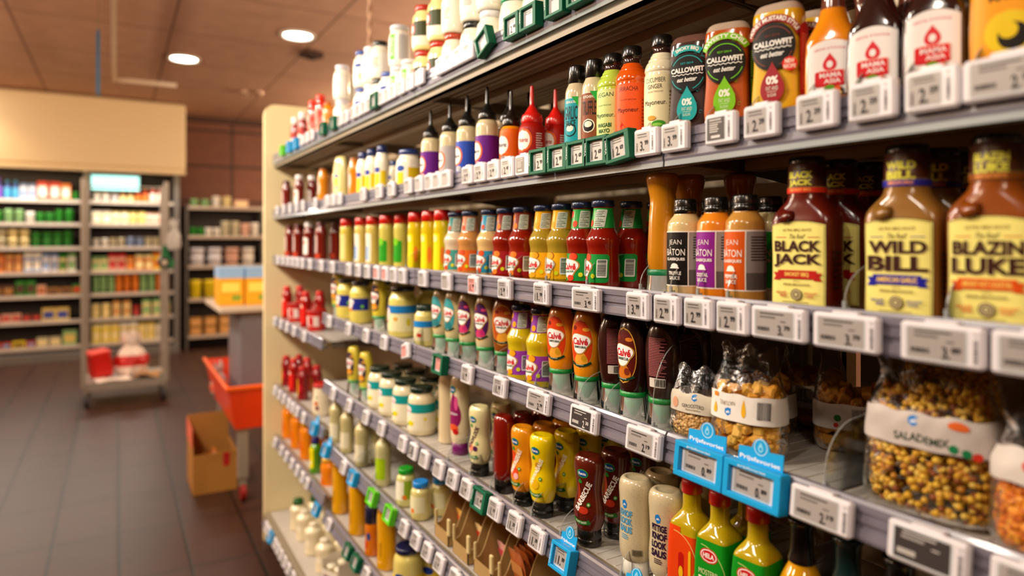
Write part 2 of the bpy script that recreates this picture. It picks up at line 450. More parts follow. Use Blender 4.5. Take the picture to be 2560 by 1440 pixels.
def def_jack(key, body, w1, w2, rib, ribc, look, neckc):
    @kind(key, 'barbecue_sauce_bottle', 'bottle', look, 'large flat barbecue sauce bottles', 8.2, 5.0, 20)
    def f():
        m = mat(body, **GLOSS)
        b, me = bd([(0,3.7,2.1,5),(.2,4.0,2.4,5),(.6,4.1,2.5,5),(6,4.05,2.45,5),(11.2,4.1,2.5,5),(12.4,4.0,2.4,4),(13.4,3.3,2.35,3),(14.3,2.6,2.3,2.2),(15.2,2.3,2.3,2),(19.0,2.2,2.2,2)], m, N=48)
        n, nm = bd([(15.2,2.36,2.36),(15.3,2.38,2.38),(18.9,2.32,2.32),(19.0,2.25,2.25)], mat('#4a2413', 0.35), nm='neck_sleeve', smooth=False)
        c, cm = bd([(18.9,2.2,2.2),(19.0,2.25,2.25),(19.8,2.25,2.25),(20,2.05,2.05),(20,0,0)], CAPK, nm='cap', smooth=False)
        o = (0,0)
        st = Body([(0,.1,.1),(.2,.9,.9),(.35,1.15,1.15),(.4,0,0)], smooth=False)
        seal = MB(); st.build(seal, m, 20)
        T = Matrix.Translation((-.0225, .016, .1235)) @ Matrix.Rotation(-1.15, 4, 'Y')
        seal.v = [tuple(T @ Vector(v)) for v in seal.v]
        ink1 = '#3a1a12'
        it = [('arch',ink1,0,6.05,7.5,11.3,.55),('arch','#efe682',0,6.15,7.3,10.9,.5),('arch','#8a7a3a',0,6.2,7.0,10.6,.5),('arch','#efe682',0,6.2,6.9,10.5,.5),
              ('t','#7a5a20','ULTRA BBQ SAUCE',0,10.45,3.9,.42,dict(b=.02)),('t',ink1,'The Real!',0,9.65,2.1,.6,dict(sh=.25)),('r',ribc,-2.2,9.55,1.5,.08),('r',ribc,2.2,9.55,1.5,.08),
              ('t','#cdbb7a',w1,.08,8.35,6.3,1.45,dict(b=.05)),('t',ink1,w1,0,8.4,6.3,1.45,dict(b=.045)),('t','#cdbb7a',w2,.08,6.5,6.5,1.75,dict(b=.05)),('t',ink1,w2,0,6.55,6.5,1.75,dict(b=.045)),
              ('poly',ribc,[(-3.3,4.0),(-2.3,4.0),(-2.3,5.0),(-3.3,5.0),(-2.95,4.5)]),('poly',ribc,[(3.3,4.0),(2.95,4.5),(3.3,5.0),(2.3,5.0),(2.3,4.0)]),
              ('r',ribc,0,4.75,5.2,1.1),('t','#f0c860',rib,0,4.75,3.3 if len(rib)<12 else 4.4,.6,dict(b=.03)),('t','#6a4a2a','WITH A',0,3.9,.9,.2,{}),('t','#6a4a2a','SPECIAL BBQ FLAVOUR',0,3.45,3.6,.32,dict(b=.02)),
              ('e','#6b5a42',0,2.2,1.5,1.5),('e','#c9bc8a',0,2.2,1.2,1.2),('e','#6b5a42',0,2.2,.9,.9),('e','#c9bc8a',0,2.2,.5,.5),
              ('t',ribc,'HIGH & DRY',-2.0,2.4,1.5,.3,dict(b=.03)),('t',ribc,'MIXED',-1.7,2.0,.9,.3,dict(b=.03)),('t',ribc,'BOLD & HOT',2.0,2.4,1.6,.3,dict(b=.03)),('t',ribc,'FLAVOR',1.8,2.0,1.1,.3,dict(b=.03)),
              ('lines','#8a7a4a',0,1.1,3.6,.5,2),('r',ink1,0,.62,7.2,.28),('lines','#2a120c',6.0,5.5,2.4,5,7)]
        nk = [('t','#d9d24a',w1,.2,17.6,3.3,.9,dict(b=.05)),('t','#d9d24a',w2,.2,16.5,3.2,.95,dict(b=.05)),('r',neckc,0,15.65,99,.75),('t','#f6a04a',rib,.2,15.65,2.9,.4,dict(b=.03)),('r','#9a8a4a',0,16.0,99,.06),('t','#b79a50','The Real',.2,18.4,1.5,.25,{})]
        return [('body',me,None),('neck_sleeve',nm,None),('cap',cm,None),('label',lab(b,it),0),('embossed_seal',seal.mesh('embossed_seal'),0),('neck_print',lab(n,nk),1)]
def_jack('jack','#5e160a','BLACK','JACK','SMOKEY BBQ','#b81a14','dark red barbecue bottle with yellow label','#d8331a')
def_jack('bill','#8f642a','WILD','BILL','AMERICAN GARLIC','#1b1c9a','tan garlic barbecue bottle with blue ribbon','#2b2a9a')
def_jack('luke','#8a4510','BLAZIN','LUKE','SMOKEY HOT COCKTAIL','#d8500c','amber barbecue bottle with orange ribbon','#8a4a14')

def def_calve(key, body, main, neck, dots, sub, look, spots=None, h=16.6):
    @kind(key, 'glass_sauce_bottle', 'bottle', look, 'wavy glass sauce bottles with dark blue lids', 6.4, 6.4, h)
    def f():
        m = mat(body, spots=spots, rough=.15, coat=.6)
        b, me = bd([(0,2.6,2.6),(.2,3.0,3.0),(.7,3.1,3.1),(5,3.05,3.05),(6.8,2.95,2.95),(7.6,2.98,2.98),(8.8,3.2,3.2),(9.5,3.15,3.15),(10.5,2.65,2.65),(11.4,2.2,2.2),(13,2.0,2.0),(14.8,1.75,1.75),(15.3,1.85,1.85),(15.6,1.8,1.8)], m)
        s_, sm = bd([(11.4,2.26,2.26),(13,2.07,2.07),(14.8,1.82,1.82),(15.1,1.84,1.84)], mat(neck, .3, coat=.2), nm='neck_sleeve', smooth=False)
        c, cm = bd(lid_prof(2.15,15.35,16.55), mat('#1b2a48', .3, .3, coat=.3), nm='lid', smooth=False, rib=(24,.012))
        it = [('rr',main,0,4.0,11.5,5.2,.5),('e','#8a3008' if dots!='#c02010' else '#c02010',1.2,6.0,1.9,1.5),('e',dots,1.0,6.0,1.9,1.4),('e',dots,-1.8,5.9,1.3,1.2),('cloud','#b98a3a',.25,3.9,4.7,3.5),('cloud','#f7f4f0',.1,3.95,4.4,3.2),
              ('t','#d4242c','Calvé',.1,4.1,3.5,1.25,dict(b=.035)),('t','#1c6a3c',sub,.15,3.15,2.7,.42,dict(b=.03,rot=4)),('e',dots,.6,1.95,1.7,1.2),('e','#e8c020',-1.7,1.9,1.0,.8),
              ('rr','#e9efe9',4.6,4.0,2.0,3.3,.1),('bar','#20322a',4.6,4.1,1.6,2.9),('e','#d8e020',2.9,2.6,.9,.9)]
        nk = [('e',dots,-.6,14.2,1.2,1.4),('e',dots,.6,12.3,1.2,1.3),('rr','#cfd8c8' if neck!='#8c4a3c' else '#c9a89a',2.6,13.2,2.2,3.2,.1),('lines','#4a5a4a',2.6,13.2,1.9,2.9,9)]
        return [('body',me,None),('neck_sleeve',sm,None),('lid',cm,None),('label',lab(b,it),0),('neck_print',lab(s_,nk),1)]
def_calve('cv_grey','#d8c8a8','#3fa39a','#2b8a86','#d84a14','COCKTAIL','cream glass sauce bottle with grey-green label')
def_calve('cv_orange','#c98a4a','#e8641a','#c98a6a','#e0481a','COCKTAIL','tan glass sauce bottle with orange label')
def_calve('cv_teal','#dbb878','#1d8fb4','#1f94b8','#d8440f','PEPER','beige glass sauce bottle with teal label')
def_calve('cv_red','#8c1c08','#a3121e','#7c2a20','#f07a18','BARBECUE','dark red glass barbecue bottle with crimson label')
def_calve('cv_yellow','#a58a26','#f2b406','#e3a80c','#e0a010','HONING MOSTERD','mustard glass sauce bottle with yellow label','#5a4c12')
def_calve('cv_green','#861606','#12923a','#159a3e','#e0401c','SCHASCHLIK','red glass sauce bottle with green label')
def_calve('cv_pine','#d0b814','#9a3cb0','#8c3aa4','#f0a010','HAWAII ANANAS','yellow glass sauce bottle with purple label')

CLEARCAP = clear('milky_cap', '#fbfdfc', 0.12, 0.3, spec=1.4)
def def_squeeze(key, body, lc, lc2, sub, look, ell=True, pic='#e8a030', back=False):
    @kind(key, 'squeeze_bottle', 'bottle', look, 'squeeze bottles standing on clear caps', 6.4, 4.6, 17.4)
    def f():
        m = mat(body, **GLOSS)
        b, me = bd([(5.0,2.4,2.1),(5.6,2.55,2.2),(8,2.85,2.2),(11.5,3.15,2.25),(14.5,2.95,2.2),(16.3,2.45,2.0),(17.1,2.1,1.7),(17.4,1.7,1.3),(17.25,1.2,.9),(17.2,0,0)], m, N=40)
        r_, rm = bd([(4.1,2.45,2.2),(4.15,2.5,2.25),(5.0,2.45,2.2),(5.05,2.3,2.0)], mat('#0f8a3a', .35), nm='green_ring', smooth=False)
        i_, im = bd([(.6,.3,.3),(.9,.6,.6),(4.1,2.3,2.05),(4.15,0,0)], mat('#17a06a', .4), nm='inner_spout', smooth=False)
        c, cm = bd([(0,2.75,2.5),(.1,2.85,2.6),(1.2,2.8,2.55),(2.6,2.6,2.35),(4.1,2.48,2.22)], CLEARCAP, nm='clear_cap')
        if back:
            it = [('e','#3a0f0c',0,11.3,4.6,9),('e','#2c0a0c',0,11.3,4.3,8.6),('lines','#b86a6a',0,11.8,3.4,6.4,24),('rr','#d8d0c4',0,7.6,3.0,1.5,.1),('bar','#20140f',.5,7.6,1.8,1.2)]
        else:
            it = [('e','#d9a43c',0,11.2,5.5,9.6),('e',lc,0,11.2,5.2,9.2)]
            if pic: it += [('e','#7c1a0c',-1.3,14.2,1.1,.9),('e',pic,1.3,14.0,1.5,.7)]
            it += [('drop',pic or lc2,.2,8.6,3.0,3.4),('e',lc2,.9,8.5,1.2,1.3),('cloud','#b98a3a',.05,11.4,4.7,3.6),('cloud','#f7f4f0',0,11.45,4.3,3.3),
                   ('t','#c8202a','Calvé',0,11.7,3.5,1.35,dict(b=.035)),('t','#143c2c',sub,0,10.65,2.6,.48,dict(b=.035)),('arc','#123c28',0,11.2,3.9,4.35,-125,-55),('t','#e8e8d8','100% NATUURLIJK',0,7.2,1.8,.2,dict(b=.02,bow=-.05))]
        return [('body',me,None),('green_ring',rm,None),('clear_cap',cm,None),('inner_spout',im,2),('label',lab(b,it),0)]
def_squeeze('sq_sam','#e8900e','#d8400f','#c89418','SAMOURAI','orange squeeze bottle with red oval label')
def_squeeze('sq_purple','#cdbf90','#4a1a56','#b8286a','KNOFLOOK','cream squeeze bottle with purple oval label', pic='#c8386a')
def_squeeze('sq_teal','#cdbf90','#3c9aa0','#2a7a80','TZATZIKI','cream squeeze bottle with teal oval label', pic=None)
def_squeeze('sq_brown','#8a4a14','#b8501a','#e0a030','PINDA','brown squeeze bottle with orange oval label')
def_squeeze('sq_bbq','#2c0e08','#5a140c','#7a2a12','BARBECUE','dark brown squeeze bottle with red oval label', pic='#c8701a')
def_squeeze('sq_bbqback','#2c0e08','#5a140c','#7a2a12','','dark brown squeeze bottle showing its text label', back=True)
def_squeeze('sq_mayo','#d8c43c','#1c2440','#e08a18','MAYONAISE','yellow squeeze bottle with navy oval label')

def def_callow(key, body, acc, banner, ban, look, rot_t=0, new=False, a0=148, a1=32):
    @kind(key, 'squeeze_bottle', 'bottle', look, 'flat dressing bottles with round black emblems', 6.9, 4.2, 17.7)
    def f():
        m = mat(body, rough=.15, coat=.8)
        hs = mat('#b5a08c' if key!='cf_smoky' else '#6a4a40', rough=.12, coat=.8)
        b, me = bd([(1.4,2.3,1.8,2.6),(1.9,2.7,1.95,3),(2.8,3.25,2.1,3.2),(4.2,3.5,2.15,3.2),(6.5,3.4,2.1,3.2),(9.5,3.2,2.05,3.2),(13,3.3,2.1,3.2),(16,3.3,2.1,3.2),(17,3.0,1.85,3),(17.45,2.6,1.5,3),(17.65,2.0,1.0,3),(17.7,0,0,3)], m, N=48, zones=[(16.2,m),(99,hs)])
        c, cm = bd([(0,2.3,1.9),(.1,2.4,2.0),(1.3,2.4,2.0),(1.45,2.2,1.8)], WHITEP, nm='cap', smooth=False)
        emb = '#15110f'; red = '#9a1a24'
        it = [('rr',body,0,9,6.2,11.5,1.0)]
        R = random.Random(3)
        for q in range(26):
            x = R.uniform(-2.7,2.7); z = R.uniform(4.2,15)
            r_ = R.uniform(.22,.4); it.append(('arc',acc if key!='cf_honey' else '#b8781a',x,z,r_-.04,r_,0,300))
        it += [('arc',ban,0,11.4,3.35,4.3,a0,a1),('ta','#f7f7ea',banner,0,11.4,3.83,.62,a0-7,a1+7,dict(b=.03)),
              ('e',emb,0,11.4,6.0,6.4),('arc',acc,0,11.4,2.6,2.72,150,30),('arc',acc,0,11.4,2.6,2.72,200,250),('arc',acc,0,11.4,2.6,2.72,290,340),
              ('t',acc,'EST·2014',0,12.9,2.0,.3,dict(b=.01)),('t','#f7f7f0','CALLOWFIT',0,11.85,5.3,.8,dict(b=.04)),('wave','#f7f7f0',0,11.15,5.0,.12),('t','#f7f7f0','eat better',0,10.4,3.1,.72,dict(b=.02,sh=.3)),
              ('drop',ban,0,6.6,3.2,5.6),('t','#f7f7ea','0%',0,6.9,1.6,1.1,dict(b=.04)),('t','#e8f0d8','FAT AND',0,5.8,1.6,.55,dict(b=-.005)),('r','#e8f0d8',0,5.35,1.3,.05),('t','#e8f0d8','SUGAR',0,4.9,1.2,.45,dict(b=-.005))]
        if new: it += [('e','#e0281a',2.3,8.8,1.9,1.9),('t','#f7f0e0','NEW',2.3,9.15,1.2,.6,dict(b=.03)),('t','#f7f0e0','RECIPE',2.3,8.45,1.5,.5,dict(b=.02))]
        it += [('rr',red if key=='cf_honey' else emb,4.6,9.2,2.0,10,.8),('lines','#c86a5a' if key=='cf_honey' else acc,4.6,9,1.5,7.5,26)]
        return [('body',me,None),('cap',cm,None),('label',lab(b,it),0)]
def_callow('cf_smoky','#3c2a26','#1fb0ae','SMOKY BBQ','#1aa8a8','dark barbecue dressing bottle with teal drop', a0=125,a1=55)
def_callow('cf_sweety','#b5500e','#74d414','SWEETY CHILI','#7cc614','amber chili dressing bottle with green drop')
def_callow('cf_honey','#d8a812','#7c3a2a','HONEY MUSTARD STYLE','#9a1a24','yellow mustard dressing bottle with crimson drop', new=True, a0=158, a1=22)

def def_mayoneur(key, body, lc, top, tc, look, pic, dark='#2a1a14'):
    @kind(key, 'sauce_bottle', 'bottle', look, 'round mayonnaise bottles with stepped shoulders', 5.6, 5.6, 19.2)
    def f():
        m = mat(body, rough=.14, coat=.8)
        b, me = bd([(0,2.4,2.4),(.2,2.7,2.7),(.7,2.8,2.8),(12.6,2.8,2.8),(12.9,2.72,2.72),(13.1,2.82,2.82),(13.7,2.8,2.8),(14.5,2.5,2.5),(14.7,2.3,2.3),(15.1,2.2,2.2),(15.3,2.0,2.0),(15.7,1.85,1.85),(15.9,1.7,1.7),(16.4,1.5,1.5),(17,1.45,1.45),(17.3,1.6,1.6),(17.4,1.4,1.4)], m, zones=[(16.1,m),(99,mat('#3a2420',.1,coat=.8))])
        c, cm = bd([(17.2,1.55,1.55),(17.25,1.7,1.7),(17.5,1.75,1.75),(19.0,1.7,1.7),(19.2,1.5,1.5),(19.2,0,0)], CAPK, nm='cap', smooth=False)
        it = [('r',lc,0,6.6,99,11.6),('t',dark,top[0],.9,11.45,3.6,.78,dict(b=.0))]
        if len(top) > 1: it.append(('t',dark,top[1],.9,10.4,2.6,.72,dict(b=.0)))
        it += [('t',tc,'WE PLANT THE FUTURE',.9,9.55,2.9,.24,{}),('t',dark,'Mayoneur.',.9,7.7,4.1,1.05,dict(b=.0))]
        if pic == 'chili': it += [('poly','#d8201a',[(-.6,5.0),(.1,4.0),(1.0,3.5),(2.2,3.6),(2.7,4.0),(1.8,4.1),(.7,4.5),(-.2,5.6)]),('poly','#c8601a',[(-.6,5.2),(-.2,5.5),(-.5,6.1)])]
        elif pic == 'cuc': it += [('e','#3f9a1c',1.6,4.3,2.4,1.2),('e','#8ccf4a',1.4,4.2,1.7,.5),('e','#e0ecb0',.6,3.2,1.3,1.1),('e','#d8a030',.4,5.3,1.6,.8),('e','#cfe69a',1.5,2.9,1.1,.9),('t',dark,'MAYO',.9,1.4,3.2,.8,dict(b=.02))]
        else: it += [('t','#1c5a2a','WASABI',.9,6.0,3.0,.75,dict(b=.02)),('t','#1c5a2a','MAYO',.9,5.0,2.4,.75,dict(b=.02)),('drop','#a8c81c',1.2,2.9,1.1,2.4),('drop','#5a9a1c',2.1,2.7,.8,1.8)]
        it += [('lines',tc,3.7,6.8,.5,6,10),('t',tc,'Spicy & creamy',.9,2.5,2.6,.26,{}),('r','#f4efe6',.9,1.5,.8,.14)]
        return [('body',me,None),('cap',cm,None),('label',lab(b,it),0)]
def_mayoneur('my_sriracha','#e0560a','#ee5a1e',['SRIRACHA'],'#9a3414','orange chili mayonnaise bottle with orange label','chili','#4a160c')
def_mayoneur('my_cucumber','#efe6c4','#f2e7b8',['CUCUMBER','GINGER'],'#8a6a3a','cream cucumber mayonnaise bottle with yellowish label','cuc')
def_mayoneur('my_wasabi','#b8d44a','#cfe08c',['VEGAN'],'#5a7a2a','lime green wasabi mayonnaise bottle','wasabi','#1c4a2a')

def def_kitchen(key, lc, words, look):
    @kind(key, 'sauce_bottle', 'bottle', look, 'slim beige sauce bottles with tall black caps', 4.5, 4.5, 19.4)
    def f():
        m = mat('#d4c4a0', spots='#8a7448', **GLOSS)
        b, me = bd([(0,2,2),(.2,2.2,2.2),(13.4,2.25,2.25),(14.4,2.15,2.15),(15.5,1.7,1.7),(16,1.5,1.5)], m)
        c, cm = bd([(15.7,1.6,1.6),(15.8,1.68,1.68),(18.9,1.62,1.62),(19.2,1.5,1.5),(19.25,0,0)], CAPK, nm='cap', smooth=False)
        it = [('r','#efeadc',0,6.8,99,12),('r',lc,.2,8.4,4.6,8.6),('t','#f4efe2',words[0],.9,12.0,2.5,.5,dict(b=.02)),('t','#1a1410',words[1],.9,9.9,3.0,2.6,dict(b=.01)),
              ('e','#f2ecdc' if key=='kt_truffle' else '#1a1410',.9,6.6,2.6,2.6),('e','#1a1410' if key=='kt_truffle' else lc,.9,6.6,2.2,2.2),('e','#f2ecdc',.9,6.9,1.6,1.2),('t','#1a1410',words[2],.9,3.6 if key=='kt_truffle' else 7.9,2.4,.5 if key=='kt_truffle' else 1.2,dict(b=.01)),
              ('poly','#1ca63c',[(1.2,13),(2.6,13),(2.6,11)]),('lines','#6a6258',4.4,8.0,2.4,9,26),('t','#3a322a','Real truffle' if key=='kt_truffle' else 'garlic',.9,2.6,1.9,.35,{})]
        return [('body',me,None),('cap',cm,None),('label',lab(b,it),0)]
def_kitchen('kt_truffle','#8a4a2a',["KITCHEN'S",'TRUFFLE','squeeze to'],'beige truffle sauce bottle with brown label')
def_kitchen('kt_garlic','#18a0ac',['VEGAN & DELI','GARLIC','SAUCE'],'beige garlic sauce bottle with teal label')

def def_nozzle(key, body, cap, lc, look, clearb=False, h=22.8, text='Oliehoorn', r=2.8, word2=None):
    @kind(key, 'nozzle_bottle', 'bottle', look, 'sauce bottles with pointed nozzle caps', r*2, r*2, h)
    def f():
        m = mat(body, rough=.2, coat=.6); cap_m = mat(cap, .3, coat=.4); hb = h-8
        b, me = bd([(0,r*.85,r*.85),(.2,r*.97,r*.97),(.6,r,r),(hb-2.2,r,r),(hb-1.2,r*.95,r*.95),(hb-.3,r*.76,r*.76),(hb,r*.7,r*.7)], m)
        c, cm = bd([(hb-.3,r*.72,r*.72),(hb-.2,r*.8,r*.8),(hb+1.5,r*.76,r*.76),(hb+1.8,r*.62,r*.62),(hb+3.0,r*.35,r*.35),(hb+3.8,.55,.55),(h-.5,.38,.38),(h-.1,.3,.3),(h,0,0)], cap_m, nm='nozzle_cap', k=3)
        it = [('r',lc,0,6.4,99,8.4)] if lc else []
        it += [('e','#e8641a',.3,6.9,4.6,5.2),('e','#fdf6ec',.2,6.9,3.9,4.4),('t','#2a2a4a' if not clearb else '#b81a14',text,.2,6.9,3.1,.85,dict(b=.03))]
        if word2: it += [('t','#f4e8e0',word2,1.2,3.0,3.0,.6,dict(b=.03)),('lines','#e0c8c0',4.4,6,1.8,5,10)]
        else: it += [('e','#e0a8a0' if lc=='#6a1a8c' else '#b8b8c0',1.2,3.6,2.2,1.6),('e','#d8908a' if lc=='#6a1a8c' else '#9a9aa8',2.4,3.2,1.6,1.2)]
        return [('body',me,None),('nozzle_cap',cm,None),('label',lab(b,it),0)]
def_nozzle('nz_purple','#e0cfa4','#100f0d','#6a1a8c','beige nozzle bottle with purple label')
def_nozzle('nz_grey','#dccb9e','#100f0d','#b8b0ac','beige nozzle bottle with grey label')
def_nozzle('nz_blue','#dccb9e','#100f0d','#2a4fb8','beige nozzle bottle with blue label')
def_nozzle('nz_orange','#f0960c','#181008','#e86a10','orange nozzle bottle with black nozzle cap', h=19.5, text='Yildriz', r=2.6)
def_nozzle('nz_red','#b81808','#d81a10','#a81408','red nozzle bottle with red nozzle cap', h=19.0, text='Yildriz', r=2.85, clearb=True, word2='SAUCE')

def def_mama(key, body, look):
    @kind(key, 'sauce_bottle', 'bottle', look, 'angular sauce bottles with white arched labels', 6.0, 4.6, 20.5)
    def f():
        m = mat(body, rough=.12, coat=.9)
        b, me = bd([(0,2.6,2.0,4),(.2,2.85,2.2,5),(.6,3.0,2.3,5),(10.2,3.0,2.3,5),(10.9,2.85,2.25,4),(12.8,2.0,1.9,2.6),(14.6,1.5,1.5,2),(16.3,1.35,1.35,2),(17.3,1.5,1.5,2),(18,1.5,1.5,2)], m, N=40, zones=[(14.4,m),(99,mat('#6a3a2c',.1,coat=.9))])
        c, cm = bd([(17.8,1.75,1.75),(17.9,1.85,1.85),(20.2,1.8,1.8),(20.5,1.6,1.6),(20.5,0,0)], mat('#d8140c',.3,coat=.3), nm='cap', smooth=False, rib=(30,.015))
        it = [('arch','#f2ece8',0,5.6,5.2,9.6,.9),('t','#d8606a','SPECIAL & FLAVOUR',.0,9.35,3.6,.3,dict(b=.01,bow=.25)),('drop','#d82a34',0,7.6,1.6,2.3),('e','#f2ece8',0,7.3,.7,.9),
              ('rr','#d01820',.0,5.5,3.4,1.9,.2),('rr','#f4b8a8',.2,5.7,3.0,1.7,.2),('rr','#d82028',.1,5.6,3.0,1.7,.2),('t','#f6ece8','MAMA',.1,5.95,2.5,.6,dict(b=.02)),('t','#f6ece8','ASIA',.3,5.2,1.9,.55,dict(b=.02)),
              ('e','#3a2a20',.4,3.9,2.4,1.5),('e','#5a9a1c',0,4.2,1.3,1.1),('e','#e8b81a',.8,3.6,1.2,.8),('e','#e0581a',.9,4.2,.8,.7),
              ('e','#3a2018',-1.5,2.4,1.3,1.4),('e','#e0581a',-1.4,2.4,.8,.9),('e','#3a2a34',1.6,2.9,1.7,1.4),('e','#9a5a1a',1.6,2.9,1.2,.9),('r','#2a1a10',-1.2,1.5,1.9,.7)]
        return [('body',me,None),('cap',cm,None),('label',lab(b,it),0)]
def_mama('mm_orange','#e88a0c','orange wok sauce bottle with red cap')
def_mama('mm_dark','#2a120e','dark brown wok sauce bottle with white label')
@kind('mk_yellow','sauce_bottle','bottle','orange sauce bottle with yellow and black emblem','sauce bottles at the near end',6.4,5,20)
def f():
    m = mat('#e8980c', **GLOSS)
    b, me = bd([(0,2.8,2.3,3),(.4,3.2,2.5,3),(13,3.2,2.5,3),(15,2.4,2.2,2.4),(17,1.6,1.6)], m)
    c, cm = bd(lid_prof(1.9,16.8,20), CAPK, nm='cap', smooth=False)
    it = [('rr','#f0a010',0,6.5,6,11,.4),('t','#3a2408','BRAAI',0,11,3.8,1.0,dict(b=.04)),('t','#3a2408','MAYO',0,9.7,3.0,.9,dict(b=.04)),('e','#e8c81a',.2,6,4.2,4.4),('e','#1a140c',.5,5.6,2.6,2.8),('e','#e8c81a',.1,6.2,1.6,1.7)]
    return [('body',me,None),('cap',cm,None),('label',lab(b,it),0)]

def def_remia(key, body, pic, word, wc, look, oval='#1450a0'):
    @kind(key, 'squeeze_bottle', 'bottle', look, 'squeeze bottles standing on black caps', 6.4, 4.8, 16.9)
    def f():
        m = mat(body, rough=.2, coat=.6)
        b, me = bd([(3.1,2.4,2.1),(3.3,2.55,2.2),(4.2,2.95,2.3),(6,3.3,2.5),(8,3.1,2.3),(10,2.7,2.05),(12.5,2.95,2.3),(14.5,3.2,2.5),(16,3.1,2.4),(16.6,2.8,2.1),(16.9,2.3,1.8),(16.7,1.7,1.3),(16.5,0,0)], m, N=40)
        c, cm = bd([(0,2.3,2.1),(.1,2.45,2.2),(1.3,2.45,2.2),(1.35,2.35,2.1),(1.5,2.45,2.2),(3.1,2.4,2.1),(3.3,2.2,1.9)], CAPK, nm='cap', smooth=False)
        it = [('e','#2c9a2c',.3,13.9,2.5,1.7),('e',oval,.3,13.9,2.1,1.35),('t','#f4f4f0','Remia',.3,13.9,1.7,.55,dict(b=.03)),('drop','#2a8a2a',-.3,12.4,.9,1.0)]
        for i,(c_,x,z,w_,h) in enumerate(pic): it.append(('e',c_,x,z,w_,h))
        it += [('t',wc,word,.35,9.6,6.2,1.15,dict(b=.04,rot=62)),('arc','#2a7a2a',0,9.2,4.2,5.0,-115,-65),('t','#e8f4d8','PLANT BASED',0,4.65,2.6,.38,dict(b=.03,bow=-.2)),('e','#2a8a2a',1.6,8.2,.8,.8),('e','#b8d8a0',1.6,8.2,.45,.45)]
        return [('body',me,None),('cap',cm,None),('label',lab(b,it),0)]
def_remia('rm_ananas','#e6dca4',[('#e88a6a',-.3,6.9,1.8,1.6),('#4a1a4a',1.2,6.9,1.4,1.3),('#e8c0b0',-.9,5.9,1.2,.9)],'KNOFLOOK','#4a1a3a','cream squeeze bottle with purple lettering')
def_remia('rm_burger','#e89414',[('#e0481a',-.6,10.5,2.0,2.6),('#e0481a',.2,7.2,2.4,2.4),('#f0b0b0',.8,6.5,1.5,1.4)],'HAMBURGERSAUS','#f6f0e0','orange squeeze bottle with red print')
def_remia('rm_hawaii','#f2d208',[('#c88a14',.9,10.8,1.6,1.6),('#e0b010',.3,6.9,2.2,2.0)],'HAWAÏSAUS','#faf6e0','yellow squeeze bottle with white lettering')
def_remia('rm_bbq','#5c1a0a',[('#9a3414',-.7,10.0,.7,4.2),('#b8321a',.5,7.0,2.2,1.4),('#6a2a2a',-1.2,5.8,1.2,.9)],'BARBECUE','#f0e8e0','dark brown squeeze bottle with white lettering')
@kind('rm_red','squeeze_bottle','bottle','dark red plain squeeze bottle on black cap','squeeze bottles standing on black caps',6.2,4.8,17.5)
def f():
    m = mat('#7c1206', rough=.15, coat=.7)
    b, me = bd([(3.1,2.4,2.1),(4.2,2.9,2.3),(8,3.0,2.3),(14.5,3.05,2.4),(16.6,2.8,2.2),(17.5,2.2,1.7),(17.3,0,0)], m)
    c, cm = bd([(0,2.3,2.1),(.1,2.45,2.2),(3.1,2.4,2.1),(3.3,2.2,1.9)], CAPK, nm='cap', smooth=False)
    return [('body',me,None),('cap',cm,None)]
@kind('rm_pink','squeeze_bottle','bottle','tall cream bottle with pink and purple print','squeeze bottles standing on black caps',6.2,5,21.5)
def f():
    m = mat('#e6d6b0', rough=.2, coat=.6)
    b, me = bd([(3.1,2.3,2.1),(5,2.8,2.4),(12,3.0,2.5),(19,2.9,2.4),(21,2.4,1.9),(21.5,1.6,1.2),(21.3,0,0)], m)
    c, cm = bd([(0,2.3,2.1),(.1,2.4,2.2),(3.1,2.3,2.1),(3.2,2.1,1.9)], mat('#7a1a6a',.3), nm='cap', smooth=False)
    it = [('drop','#8a1a58',.6,12.2,5.0,10),('e','#d8508c',1.6,14,1.2,4),('e','#2c9a2c',.2,17.6,2.6,2.2),('e','#1450a0',.2,17.6,2.1,1.7),('t','#f4f4f0','Remia',.2,17.6,1.7,.6,dict(b=.03)),('t','#f4e8f0','Red Onion',.6,11.2,2.8,.7,dict(b=.02)),('e','#e0582a',.6,7.4,3.4,2.0),('e','#c01a1a',1.4,6.4,2.0,1.6)]
    return [('body',me,None),('cap',cm,None),('label',lab(b,it),0)]

def def_store(key, wc, lines_, look):
    @kind(key, 'squeeze_bottle', 'bottle', look, 'speckled cream squeeze bottles on white caps', 6.4, 5.4, 16.9)
    def f():
        m = mat('#cdbf9a', spots='#6a5a30', rough=.22, coat=.6)
        b, me = bd([(2.9,2.3,2.1),(3.1,2.6,2.3),(4.2,3.0,2.6),(6,3.15,2.7),(9.5,2.95,2.5),(13,3.1,2.6),(15.3,3.2,2.7),(16.3,3.0,2.5),(16.85,2.5,2.1),(16.9,2.1,1.7),(16.6,1.5,1.2),(16.5,0,0)], m, N=40)
        c, cm = bd([(0,2.2,2.1),(.1,2.35,2.2),(2.8,2.3,2.15),(3.0,2.1,1.9)], WHITEP, nm='cap', smooth=False)
        it = [('poly','#1a78c8',[(-.6,12.6),(-.2,11.9),(.4,12.1),(.55,12.9),(.1,13.5),(-.5,13.2)]),('t','#f4f4f4','ah',0,12.7,.6,.4,dict(b=.03))]
        z = 11.2
        for t in lines_: it.append(('t',wc,t,.1,z,2.9,1.15,dict(b=.045))); z -= 1.35
        it += [('lines',wc,.3,z+.1,1.9,.9,3),('rr','#8a8068',2.6,4.9,1.9,1.1,.1),('bar','#4a422c',2.6,4.9,1.5,.8)]
        return [('body',me,None),('cap',cm,None),('label',lab(b,it),0)]
def_store('st_garlic','#4f9ac8',['KNOF','LOOK','SAUS'],'speckled cream squeeze bottle with blue lettering')
def_store('st_spicy','#2a1438',['PITTIGE','KNOF','LOOK','SAUS'],'speckled cream squeeze bottle with dark lettering')

